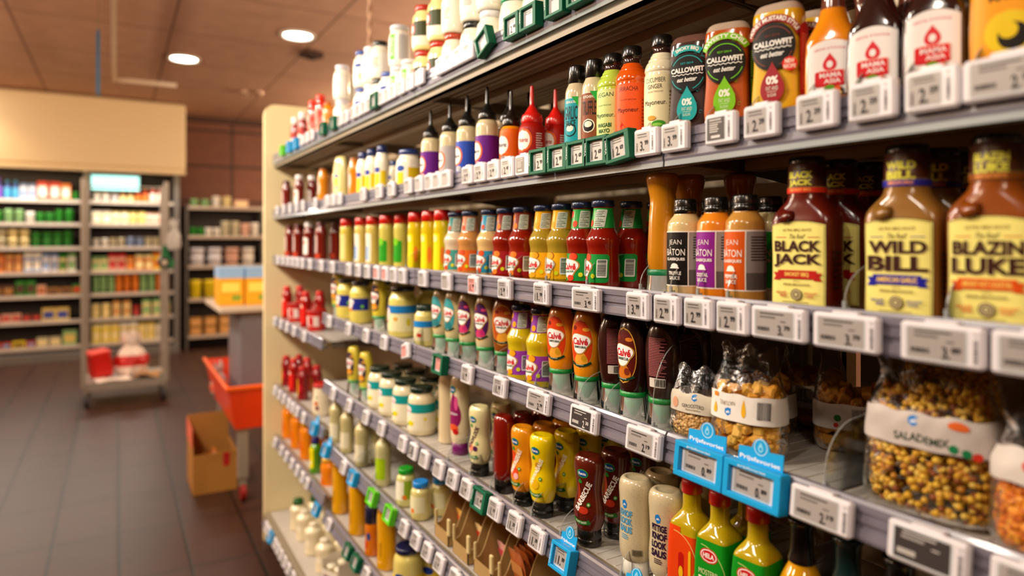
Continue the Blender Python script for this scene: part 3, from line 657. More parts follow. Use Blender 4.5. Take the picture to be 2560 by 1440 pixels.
def def_hela(key, lc, w1, look, red=False):
    @kind(key, 'dressing_bottle', 'bottle', look, 'square dressing bottles with red caps', 5.4, 5.4, 20.8)
    def f():
        m = mat('#b8a012', spots='#6a5c10', rough=.12, coat=.9)
        b, me = bd([(0,2.3,2.3,4),(.3,2.65,2.65,6),(13.6,2.65,2.65,6),(14.3,2.5,2.5,4),(15.3,1.9,1.9,2.4),(16.0,1.5,1.5,2),(18.4,1.4,1.4,2),(19.2,1.35,1.35,2)], m, N=48)
        c, cm = bd([(18.6,1.5,1.5),(18.7,1.6,1.6),(19.5,1.55,1.55),(19.6,1.6,1.6),(20.5,1.5,1.5),(20.8,1.3,1.3),(20.8,0,0)], mat('#cc1810',.3,coat=.3), nm='cap', smooth=False, rib=(36,.02))
        it = [('r',lc,0,7.1,99,13.2)] if not red else [('r',lc,0,6.6,99,12.2),('r',lc,-3.4,12.9,6.5,1.6)]
        it += [('arc','#e8e88a',-1.4,8.8,4.1,4.18,90,-30)]
        if red: it += [('rr','#b8140c',.1,7.2,1.0,5.6,.4),('e','#e8b81a',.1,6.9,.8,2.0),('rr','#e8b81a',1.7,6.4,.45,8.5,.1)]
        else: it += [('e','#c8141c',0,11.6,3.1,2.2),('e','#f4f4ee',0,11.6,2.75,1.85),('e','#c8141c',0,11.6,2.45,1.55),('t','#f4f4ee','HELA',0,11.6,1.9,.7,dict(b=.03)),
                     ('t','#e8e8b0','MOSTERD',0,9.1,3.3,.8,dict(b=.0)),('t','#f6f4d8',w1,0,7.8,3.3,1.2,dict(b=.04)),('t','#e8e8b0','DRESSING',0,6.6,3.3,.8,dict(b=.0))]
        return [('body',me,None),('cap',cm,None),('label',lab(b,it),0)]
def_hela('hl_red','#e0420c','','olive dressing bottle wrapped in orange label',True)
def_hela('hl_green','#12901c','DILLE','olive dressing bottle with green wrap label')

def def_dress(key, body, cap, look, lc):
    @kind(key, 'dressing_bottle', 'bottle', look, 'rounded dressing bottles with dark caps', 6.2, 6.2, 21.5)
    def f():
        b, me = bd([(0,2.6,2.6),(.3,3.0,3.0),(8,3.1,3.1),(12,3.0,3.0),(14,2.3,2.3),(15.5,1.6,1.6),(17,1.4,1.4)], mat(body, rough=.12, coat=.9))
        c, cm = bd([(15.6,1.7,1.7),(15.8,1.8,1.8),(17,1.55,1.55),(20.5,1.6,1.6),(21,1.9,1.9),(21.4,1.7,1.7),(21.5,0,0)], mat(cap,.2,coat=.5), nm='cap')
        return [('body',me,None),('cap',cm,None),('label',lab(b,[('rr',lc,0,6,8,7,.5),('e','#f0e8d0',0,6.5,3,3)]),0)]
def_dress('dr_yellow','#d8980c','#0d0d0c','yellow dressing bottle with glossy black cap','#2a3a1c')
def_dress('dr_green','#123c34','#0c2a2a','dark green dressing bottle with green cap','#1c5a3a')
def_dress('dr_black','#0c1614','#0a0e10','nearly black dressing bottle','#c0a878')
def_dress('dr_cream','#c8b478','#0c0e0c','pale dressing bottle with black cap','#8a7a4a')

def def_mustard():
    @kind('tall_mustard','squeeze_bottle','bottle','tall glossy mustard yellow squeeze bottle','tall mustard squeeze bottles',5.2,5.6,20.2)
    def f():
        m = mat('#c07c10', rough=.18, coat=.7)
        b, me = bd([(4.4,2.2,2.3),(6,2.35,2.5),(9,2.3,2.4),(13,2.2,2.2),(16,2.1,2.0),(18,2.5,2.4),(19.5,2.7,2.6),(20.1,2.4,2.3),(20.2,1.8,1.7),(20.0,0,0)], m)
        r_, rm = bd([(3.4,2.3,2.4),(3.5,2.4,2.5),(4.3,2.35,2.45),(4.5,2.1,2.2)], mat('#0f7a4a',.35), nm='green_ring', smooth=False)
        c, cm = bd([(0,2.6,2.7),(.1,2.7,2.8),(2,2.5,2.6),(3.4,2.35,2.45)], CLEARCAP, nm='clear_cap')
        return [('body',me,None),('green_ring',rm,None),('clear_cap',cm,None),('label',lab(b,[('e','#8a1c0c',6.0,12,4,8),('lines','#d88a6a',6.0,12,3,6,20)]),0)]
def_mustard()

def def_jar(key, body, lid, bands, look, r, h, lidr=None, spots=None, name='mayonnaise_jar', neck=.8, group='mayonnaise jars'):
    @kind(key, name, 'jar', look, group, r*2, r*2, h)
    def f():
        m = mat(body, spots=spots, rough=.15, coat=.7); lr = lidr or r*.8
        b, me = bd([(0,r*.8,r*.8),(.25,r*.94,r*.94),(.9,r,r),(h*.66,r,r),(h*.76,r*.95,r*.95),(h*.83,lr*.97,lr*.97),(h*.86,lr*.93,lr*.93),(h-1.0,lr*.93,lr*.93)], m)
        c, cm = bd(lid_prof(lr,h-1.7,h), mat(lid,.25,coat=.4), nm='lid', smooth=False, rib=(40,.01))
        return [('body',me,None),('lid',cm,None),('label',lab(b,bands),0)]
def_jar('j_redlid','#f4e8a0','#c02810',[('r','#f8f2dc',0,3.0,99,3.4),('r','#3a4018',1.4,6.2,6.6,4.4),('e','#b8281c',-2.6,6.2,3.2,3.6),('e','#f0d8d0',-2.6,6.2,2.2,2.6),('e','#f0a010',3.6,7.6,1.2,1.2)],'pale yellow jar with red lid and olive label',3.7,13.4)
def_jar('j_white','#fbf6e6','#e8e4ee',[('rr','#fffaf0',0,5.2,8,6.5,.5),('e','#e8e0d0',0,6,3,2)],'white tall mayonnaise jar with pale lid',3.5,14)
def_jar('j_bluelid','#fbf4e0','#24489a',[('rr','#fdf8ec',0,5.4,9,6.8,.5),('e','#2a4a9a',.2,8.0,3.6,1.6),('e','#e8d418',1.6,4.0,1.6,2.6),('e','#5aa83a',1.8,6.0,.9,1.2)],'white mayonnaise jar with blue lid',3.5,13.6)
def_jar('j_greenlabel','#fdfaf0','#d8dce0',[('r','#fdfcf6',0,6,99,8.4),('r','#5fc81a',-.6,6,2.2,8.2),('t','#eaf6dc','MAYO',-.6,6,6,1.3,dict(rot=90,b=.03)),('r','#c8c8c8',3.6,6,3.6,8)],'white jar with bright green stripe',3.4,13.2, lidr=3.1)
def_jar('j_blacklid','#f8f2dc','#161a18',[('r','#faf6e8',0,5.4,99,6.8),('e','#e8e0c0',0,6,3,2),('t','#3a4a3a','mayo',.4,6.6,2.4,.9,dict(b=.0)),('lines','#8a8a7a',.4,4.6,2.6,2,5)],'cream jar with black lid',3.4,13)
def_jar('j_orangelid','#fbf4de','#b8401c',[('r','#fdf6e2',0,5.2,99,6.6),('lines','#c8a880',.4,5,2.6,3,6)],'cream jar with rust red lid',3.4,13)
def_jar('j_whitegreen','#fbf8e2','#0f9a6a',[('r','#fafae0',0,5.2,99,6.8),('e','#cfe8c0',.3,6,4,2.6),('lines','#6a8a4a',.6,4,3,2,5)],'white jar with emerald green lid',3.8,13.5, lidr=3.5)
def_jar('j_grey','#faf4e4','#e8e8ee',[('r','#fbf8f0',0,5,99,6.8),('t','#3a3a4a','Mayo',.4,7,2.6,.9,{}),('drop','#3a8ac8',.4,9,.6,1.0),('e','#4aa83a',1.8,4,.9,.8)],'plain white jar with small blue drop',3.6,13.2)
def_jar('j_calveblue','#dfcf62','#2c2a3a',[('r','#1c2a8a',1.2,7.2,9.5,4.4),('e','#e8821a',-2.2,6.0,3.0,3.2),('cloud','#f6ece8',-1.6,7.6,3.2,3.2),('t','#c8202a','Calvé',-1.6,7.6,2.2,.8,{}),('e','#7ac81a',3.4,6.4,1.2,1.2)],'yellow mayonnaise jar with navy label',4.1,15.6)
def_jar('j_calvelight','#e0d26e','#24242c',[('r','#1a7ac0',0,9.0,99,2.4),('r','#ece4b0',0,4.8,99,5.6),('cloud','#f2b0b0',-3.4,7.4,3.0,4.6),('cloud','#f6ece8',-3.4,7.6,2.6,3.6),('e','#e0a83a',.5,6,1.6,1.3),('e','#d8c81a',4.8,5,1.3,2.6)],'large yellow mayonnaise jar with blue band',4.6,16.2, lidr=3.9)
def_jar('j_smallblue','#e0d27a','#243a34',[('r','#1a80cc',0,6.6,99,1.8),('rr','#e8dcae',0,3.6,7,3.8,.4),('e','#c8321a',0,3.4,1.8,1.2)],'small yellow mayonnaise jar with blue band',3.2,12)
def_jar('j_teal','#efe2bc','#10271c',[('r','#149a9a',0,8.2,99,2.6),('r','#f6eecf',0,4.2,99,5.2),('cloud','#f7e4e4',-2.4,7.4,2.8,2.8),('t','#c8202a','Calvé',-2.4,7.4,2.0,.7,{}),('e','#e8d818',-1.2,3.8,2.4,1.6),('e','#3a9a3a',-2.6,3.4,.9,.9),('e','#e8d818',3.6,5.2,1.0,1.0)],'cream yogurt mayonnaise jar with teal band',4.1,14.2, lidr=3.5)
def_jar('j_hell','#fbf4da','#1c3a7a',[('rr','#fbf6e2',0,5.4,10,7,.5),('e','#1c4aa0',-.6,7.6,3.2,2.0),('r','#f0d418',-.6,4.4,2.6,4.0),('r','#e2c210',4.2,5.2,4.0,5.4)],'white mayonnaise jar with yellow label',3.9,13.6)
def_jar('j_navylid','#e8d878','#141a44',[('r','#f0d42a',0,4.2,99,4.6),('e','#1c3a9a',0,6,4,2.6)],'large pale yellow jar with navy lid',4.6,14.5, lidr=4.0)
def_jar('j_green2','#d8d28a','#12a022',[('rr','#f2ecd8',-1.2,5,5,5.6,.4),('r','#8aaa2a',2.4,5.4,2.4,5.6),('e','#e8781a',1.4,3.2,1.6,1.5)],'small salad dressing jar with green lid',3.0,11.5, group='small dressing jars')
def_jar('j_blue2','#e0d48a','#1c8ae0',[('rr','#e8e4b8',0,4.8,6,4.6,.4),('e','#e8781a',-1,3,1.5,1.4)],'small salad dressing jar with blue lid',3.0,11, group='small dressing jars')
def_jar('j_redround','#efe0c0','#c8140c',[('rr','#f0e0c0',0,5,7,6,.5),('e','#d0602a',0,5.6,2.4,1.8),('e','#7a3a3a',.6,3.6,2.2,2.0),('e','#4a9a3a',.4,8.2,1,.9)],'cream jar with bright red lid',4.1,14, lidr=4.0)

def def_simple(key, body, cap, look, r, ry, h, hb, items, caph=None, group='sauce bottles', flat=2, name='squeeze_bottle', capr=.6, shoulder=.8):
    @kind(key, name, 'bottle', look, group, r*2, ry*2, h)
    def f():
        m = mat(body, rough=.2, coat=.6)
        b, me = bd([(0,r*.85,ry*.85,flat),(.3,r*.97,ry*.97,flat),(1,r,ry,flat),(hb*.55,r*.96,ry*.96,flat),(hb*.84,r,ry,flat),(hb*.94,r*shoulder,ry*shoulder,2),(hb,r*capr,r*capr,2)], m)
        c, cm = bd([(hb-.1,r*capr,r*capr),(hb,r*capr*1.08,r*capr*1.08),(h-.3,r*capr,r*capr),(h,r*capr*.85,r*capr*.85),(h,0,0)], mat(cap,.3,coat=.4), nm='cap', smooth=False)
        P = [('body',me,None),('cap',cm,None)]
        if items: P.append(('label',lab(b,items),0))
        return P
G = 'blurred bottles at the far end'
def_simple('s_ketchwhite','#8a1a10','#f0f0e8','red ketchup bottle with white flip cap',3.0,2.2,20,16.5,[('rr','#b8281c',0,7,5,9,.5),('e','#f0e0d0',0,8,2.6,2.6)],group=G)
def_simple('s_redbig','#c8280f','#e0351a','glossy red squeeze bottle standing tall',3.4,2.4,22,20,[('e','#f09080',0,12,2.4,6)],group=G)
def_simple('s_ketchup','#6c1208','#f0e8e4','dark red ketchup bottle with white label',3.0,2.3,17.5,15.2,[('arch','#efe6dc',0,6.5,4.4,8,.6),('e','#d8502a',0,8,1.6,1.6)],group='ketchup bottles')
def_simple('s_ketchup2','#6c1208','#5a120c','dark red ketchup bottle without bright cap',3.0,2.3,17,15.2,[('arch','#c8b0a8',-.6,7.5,2.6,8,.6),('r','#b8381a',0,2.2,5,2)],group='ketchup bottles')
def_simple('s_orangemust','#d8820c','#b8681a','orange mustard squeeze bottle',2.6,2.2,16.5,15.4,[('e','#f0c8b8',-.4,8,2.6,6)],group=G)
def_simple('s_hellwhite','#fbf3da','#1c2f6a','white mayonnaise squeeze bottle with yellow label',2.8,2.3,17.5,15,[('e','#1c3a9a',.2,9.2,2.8,2.0),('r','#f2d818',.2,5.4,2.4,5.2),('r','#e6c80c',2.8,6.4,2.0,5)],group='white mayonnaise squeeze bottles')
def_simple('s_redcap','#d8c04a','#c8140c','pale yellow squeeze bottle with red cap',2.5,2.4,17.5,14.6,[('rr','#e8d888',0,6.5,4.4,10,.4)],group='squeeze bottles with red caps',capr=.86,shoulder=.95)
def_simple('s_redcapw','#d9c060','#c8140c','pale red-capped squeeze bottle with white label',2.5,2.4,17.5,14.6,[('rr','#f4ecd4',0,6.5,3.6,10,.4),('r','#8ab0e0',0,4.6,1.4,5)],group='squeeze bottles with red caps',capr=.86,shoulder=.95)
def_simple('s_redcapg','#ccc05a','#c8140c','pale squeeze bottle with green label and red cap',2.5,2.4,17.5,14.6,[('rr','#2a9a1c',0,5.5,5,7,.4),('e','#7ac81a',0,8.6,2.4,2.6)],group='squeeze bottles with red caps',capr=.86,shoulder=.95)
def_simple('s_redcapy','#d8bc0c','#c8140c','bright yellow squeeze bottle with red cap',2.6,2.4,17.6,14.6,[('rr','#f4dc0c',-.4,6,3.6,10,.4),('e','#e8781a',2.2,5,1.2,5),('e','#f0e8a0',-.4,9.6,2,2)],group='squeeze bottles with red caps',capr=.86,shoulder=.95)
def_simple('s_yellowtall','#e8a80c','#e09a0a','tall yellow mustard bottle',3.5,3.0,20.5,19.4,[('e','#c8401a',-2.2,6,1.6,6),('t','#6a3a0c','MOSTERD',.4,7,5,.9,dict(rot=90))],group='yellow bottles on the lower shelves',capr=.8,shoulder=.95)
def_simple('s_orangetall','#e8820c','#f0b818','orange sauce pouch bottle with yellow cap',4.0,2.8,17.5,16,[('e','#d86a0c',0,6,4,6)],group='yellow bottles on the lower shelves')
def_simple('s_navyorange','#e07a10','#14183a','orange squeeze bottle with navy cap',2.6,2.4,17.5,11.5,[('e','#1c4a8a',1.0,7,1.6,3),('e','#d0480c',-.4,4,2.6,3)],group='yellow bottles on the lower shelves',capr=.9,shoulder=.96)
def_simple('s_greenyellow','#5a9a10','#141a6a','green lemon bottle with navy cap',2.6,2.6,15.5,13,[('rr','#f0e010',-.8,7,3.6,9,.5),('e','#f0e8e0',-.8,5,1.2,1.2)],group='yellow bottles on the lower shelves')
def_simple('s_paleglass','#c8bc84','#d8d0a8','pale dressing bottle with long neck',2.6,2.6,18,16,[('rr','#e8e0c0',0,5,5,6,.4)],group='pale dressing bottles',name='dressing_bottle',capr=.35,shoulder=.55)
def_simple('s_paleglassg','#cfc890','#d8d0a8','pale dressing bottle with lime label',2.6,2.6,18,16,[('rr','#a8cc14',0,6,4.6,7,.4)],group='pale dressing bottles',name='dressing_bottle',capr=.35,shoulder=.55)
def_simple('s_redfar','#a0100c','#d8201a','red sauce bottle at the far end',3.0,2.5,17,15,[('rr','#d82018',0,6,5,8,.5),('e','#f0c8b8',0,10,2,2)],group=G)
def_simple('s_redyellow','#8a1418','#c01418','red bottle with yellow print',3.0,2.5,16,14,[('r','#e8b81a',-1,6,2,8),('e','#c0142a',1.4,6,2,4)],group=G)
def_simple('s_beigetall','#dcc8a0','#d2bc92','tall beige squeeze bottle without bright label',2.6,2.4,22,20.5,None,group='squeeze bottles standing on black caps')
def_simple('s_pouchbig','#eaa416','#e8b828','very tall yellow sauce pouch by the end panel',4.6,3.2,28,26,[('e','#4a8a1c',0,21,3,3),('e','#d86a0c',0,12,5,8)],group='yellow bottles on the lower shelves',capr=.7,shoulder=.9)
def_simple('s_bulbgreen','#efe2bc','#1c5a20','white round sauce bottle with dark green cap',4.0,4.0,15,12.5,None,group='white round bottles on the bottom shelf',shoulder=.7,capr=.62)
def_simple('s_whitebulb','#efe2bc','#efe4c8','white round sauce bottle',4.0,4.0,14,12.5,[('e','#f6ecd0',0,6,3,3)],group='white round bottles on the bottom shelf',shoulder=.7,capr=.5)

@kind('flat_pale','squeeze_pouch','bottle','large flat pale yellow squeeze bottle',G,8.4,5,19.5)
def f():
    m = mat('#d8cc84', rough=.2, coat=.6)
    b, me = bd([(1.2,2.6,1.8),(3,3.8,2.2),(8,4.2,2.4),(13,4.1,2.3),(17,3.6,2.0),(19,2.8,1.4),(19.5,1.6,.8),(19.5,0,0)], m)
    c, cm = bd([(0,2.4,2.0),(1.3,2.5,2.0),(1.35,0,0)], mat('#3a7a4a',.3), nm='cap', smooth=False)
    return [('body',me,None),('cap',cm,None),('label',lab(b,[('e','#e8dca0',0,10,5,13),('e','#1c4aa0',0,11.4,2.4,1.6),('r','#f2d818',0,9,1.8,3.2),('e','#1c4aa0',0,6.8,2.2,.8)]),0)]

@kind('red_tub','sauce_bucket','tub','squat red and white sauce tub','red tubs at the far end',9,9,9.5)
def f():
    b, me = bd([(0,3.6,3.6),(.2,3.8,3.8),(8,4.4,4.4),(8.6,4.4,4.4)], mat('#c8201a', rough=.3))
    c, cm = bd(lid_prof(4.6,8.3,9.5), mat('#a8140e',.3), nm='lid', smooth=False)
    return [('body',me,None),('lid',cm,None),('label',lab(b,[('r','#f0d8d0',0,4.5,8,4.5),('r','#c0141c',.2,4.5,2.6,4)]),0)]

@kind('white_carton','display_carton','carton','white open carton of pale jars','white cartons on the bottom shelf',11,11,14)
def f():
    mb = MB(); m = mat('#e8dfd0', .6)
    for x0, x1, y0, y1, z1 in ((-.055,-.053,-.055,.055,.09),(.053,.055,-.055,.055,.14),(-.053,.053,-.055,-.053,.13),(-.053,.053,.053,.055,.13)): mb.box(x0, x1, y0, y1, .002, z1, m)
    mb.box(-.055,.055,-.055,.055,.0005,.002,m)
    j = MB()
    for x in (-.026,.026):
        for y in (-.026,.026):
            q = MB(); Body([(.3,2,2),(.5,2.4,2.4),(7,2.4,2.4),(8.6,1.7,1.7),(8.7,1.9,1.9),(10.4,1.9,1.9),(10.5,0,0)], smooth=False).build(q, mat('#f2e8cc', .3, coat=.4), 20)
            o_ = len(j.v); j.v += [(a+x, b_+y, z) for a, b_, z in q.v]; j.f += [tuple(i+o_ for i in f_) for f_ in q.f]; j.m += [j.mi(q.mats[0])]*len(q.f); j.sm += q.sm
    p = MB(); p.box(-.0556,-.055,-.04,.04,.02,.07,mat('#6a2a4a', .5))
    return [('box',mb.mesh('box'),None),('jars',j.mesh('jars'),None),('print',p.mesh('print'),0)]

# bags
def def_bag(key, W, D, H, fill, content, band, look, items, tuck=.72, cubes=False, seed=1, group='clear bags of toppings on the fourth shelf', size=.9):
    @kind(key, 'topping_bag', 'bag', look, group, W, D, H)
    def f():
        R = random.Random(seed); w2, d2 = W/2, D/2
        prof = [(0,w2*.8,d2*.55,3),(.4,w2*.92,d2*.8,3),(1.5,w2,d2,3),(H*.3,w2,d2,2.6),(H*.6,w2*.97,d2*.85,2.5),(H*tuck,w2*.9,d2*.6,2.4),(H*.9,w2*.8,d2*.22,2.2),(H,w2*.86,.15,2.2)]
        b = Body(prof, k=5); fm = MB(); b.build(fm, M_FILM, 64)
        out = []
        for (x, y, z) in fm.v:
            q = min(1, z/(H*.01)); a = math.atan2(y, x)
            k = 1+(.008+.05*q*q)*math.sin(4*a+z*120+seed)*math.sin(z*60+seed*2+2*a)+.02*q*q*math.sin(11*a-z*200)
            out.append((x*k+0.004*q*q*math.sin(z*90+seed), y*(1+(k-1)*.4), z+.006*q*q*q*math.sin(y*160+seed)))
        fm.v = out
        cm = MB(); cols = [mat(c, .6, noise=.12, scale=300, name='dry_topping') if False else mat(c, .55) for c in content]
        n = 0; top = H*fill; tries = 0
        s0 = size
        while tries < 9000 and n < (1000 if not cubes else 190):
            tries += 1
            z = R.uniform(.5, top); 
            qz = np.interp(z*.01, b.Q[:,0], b.Q[:,1])*100; qy = np.interp(z*.01, b.Q[:,0], b.Q[:,2])*100
            a = R.uniform(0, 2*PI); rr = R.uniform(.82, 1)**.5
            s1 = s0*R.uniform(.7, 1.15)
            x = -(qy-s1*.62)*rr*math.cos(a); y = -(qz-s1*.62)*rr*math.sin(a)
            if qy-s1*.6 < .3: continue
            T = Matrix.Translation((x*.01, y*.01, z*.01)) @ Matrix.Rotation(R.uniform(0,6.3), 4, (R.random()-.5, R.random()-.5, R.random()-.5+.01)) @ Matrix.Scale(s1*.01, 4)
            c_ = R.choice(cols)
            if cubes: cm.bbox(-.5,.5,-.5,.5,-.42,.42, c_, .14, T)
            else:
                vs = [(math.sin(p)*math.cos(t)*.5, math.sin(p)*math.sin(t)*.5, math.cos(p)*.42) for p in (PI*.18, PI*.5, PI*.82) for t in [2*PI*i/7 for i in range(7)]]
                vs = [T @ Vector(v) for v in vs]
                cm.add(vs, [tuple(range(7))[::-1], tuple(range(14,21))]+[(r_*7+i, r_*7+(i+1) % 7, (r_+1)*7+(i+1) % 7, (r_+1)*7+i) for r_ in (0,1) for i in range(7)], c_, True)
            n += 1
        bi = [('r', band[2], 0, (band[0]+band[1])/2, 99, band[1]-band[0])]+items
        lb = MB(); draw(b, bi, lb, .0012)
        lv = []
        for (x, y, z) in lb.v:
            q = min(1, z/(H*.01)); a = math.atan2(y, x)
            k = 1+(.008+.05*q*q)*math.sin(4*a+z*120+seed)*math.sin(z*60+seed*2+2*a)+.02*q*q*math.sin(11*a-z*200)
            lv.append((x*k+0.004*q*q*math.sin(z*90+seed), y*(1+(k-1)*.4), z+.006*q*q*q*math.sin(y*160+seed)))
        lb.v = lv
        return [('film',fm.mesh('film'),None),('contents',cm.mesh('contents'),None,True),('label_band',lb.mesh('label_band'),0)]
AH = lambda x, z, s=1: [('poly','#1f7fd0',[(x-.55*s,z-.2*s),(x,z-.6*s),(x+.5*s,z-.3*s),(x+.5*s,z+.5*s),(x,z+.6*s),(x-.5*s,z+.4*s)]),('t','#f4f8fc','ah',x,z,.6*s,.4*s,dict(b=.04))]
def_bag('bag_pine',8.5,5,11,.42,['#d8b070','#e6c68a','#c89a58'],(4.4,7.4,'#d3cbb8'),'clear bag of roasted pine nuts',AH(1.2,6.7,.9)+[('t','#3a332a','GEROOSTERD',.9,5.5,3.8,.55,dict(b=.0)),('t','#5a5040','Pijnboompitten',1.0,4.9,2.6,.35,dict(sh=.3)),('e','#d8a080',-2.4,5.6,1.2,1.6)],size=.75,seed=4)
def_bag('bag_crouton',11,7,15.5,.62,['#d89a2a','#e0a83a','#c8861c','#e6b850'],(5.2,9.0,'#e9e4dc'),'clear bag of natural croutons with white band',AH(-1.2,6.4,1.0)+[('t','#8a8068','NATUREL',-1.4,7.6,2.6,.6,dict(b=.0,rot=180)),('drop','#e8b020',1.3,7.2,.7,2.6),('drop','#e8b020',-3.6,6.6,.8,1.6),('rr','#e0881a',-3.4,8.5,.8,.6,.1),('bar','#3a3838',4.2,7.2,1.8,2.4)],cubes=True,size=1.9,seed=2)
def_bag('bag_crouton2',11,7,15,.6,['#c88a24','#d89c34','#b87818'],(3.6,7.2,'#cfc8c0'),'clear bag of croutons showing its barcode',[('bar','#38342f',.5,5.6,2.4,2.2),('e','#2a6a2a',-2.6,5.2,1,1),('e','#c8301c',-2.8,4.2,.7,.7)],cubes=True,size=1.9,seed=5)
def_bag('bag_salad',14,8,18,.78,['#e0ae2c','#e8be3c','#c88a2c','#e0b040','#8a4a1c','#eccc60'],(8.0,11.8,'#c4bab4'),'large clear bag of seed and corn salad mix',AH(-.6,10.8,1.0)+[('t','#3a4a3a','SALADEMIX',.2,9.1,5.6,.9,dict(b=.02)),('e','#1c7a4a',3.4,8.6,.9,.9),('e','#1c7a4a',4.6,8.4,.9,.9),('e','#c8301c',5.6,8.2,1,.9),('e','#e0682a',3.8,11,2,.9)],size=.95,seed=7)
def_bag('bag_salad2',14,8,19,.82,['#e0ae2c','#e8be3c','#d8a03c','#eccc60','#c88a2c'],(2,3.4,'#d0c8c0'),'large clear bag of pale corn mix behind the front one',[],size=.95,seed=12)
def_bag('bag_orange',12,7,14,.5,['#e07a10','#e8901c','#c8640c','#f0a83a'],(7.2,10.4,'#cfc6be'),'clear bag of orange cheese bites',[('e','#c8301c',-2,9,1,1),('lines','#4a4a5a',.5,9,3,2,5)],size=1.1,seed=9)

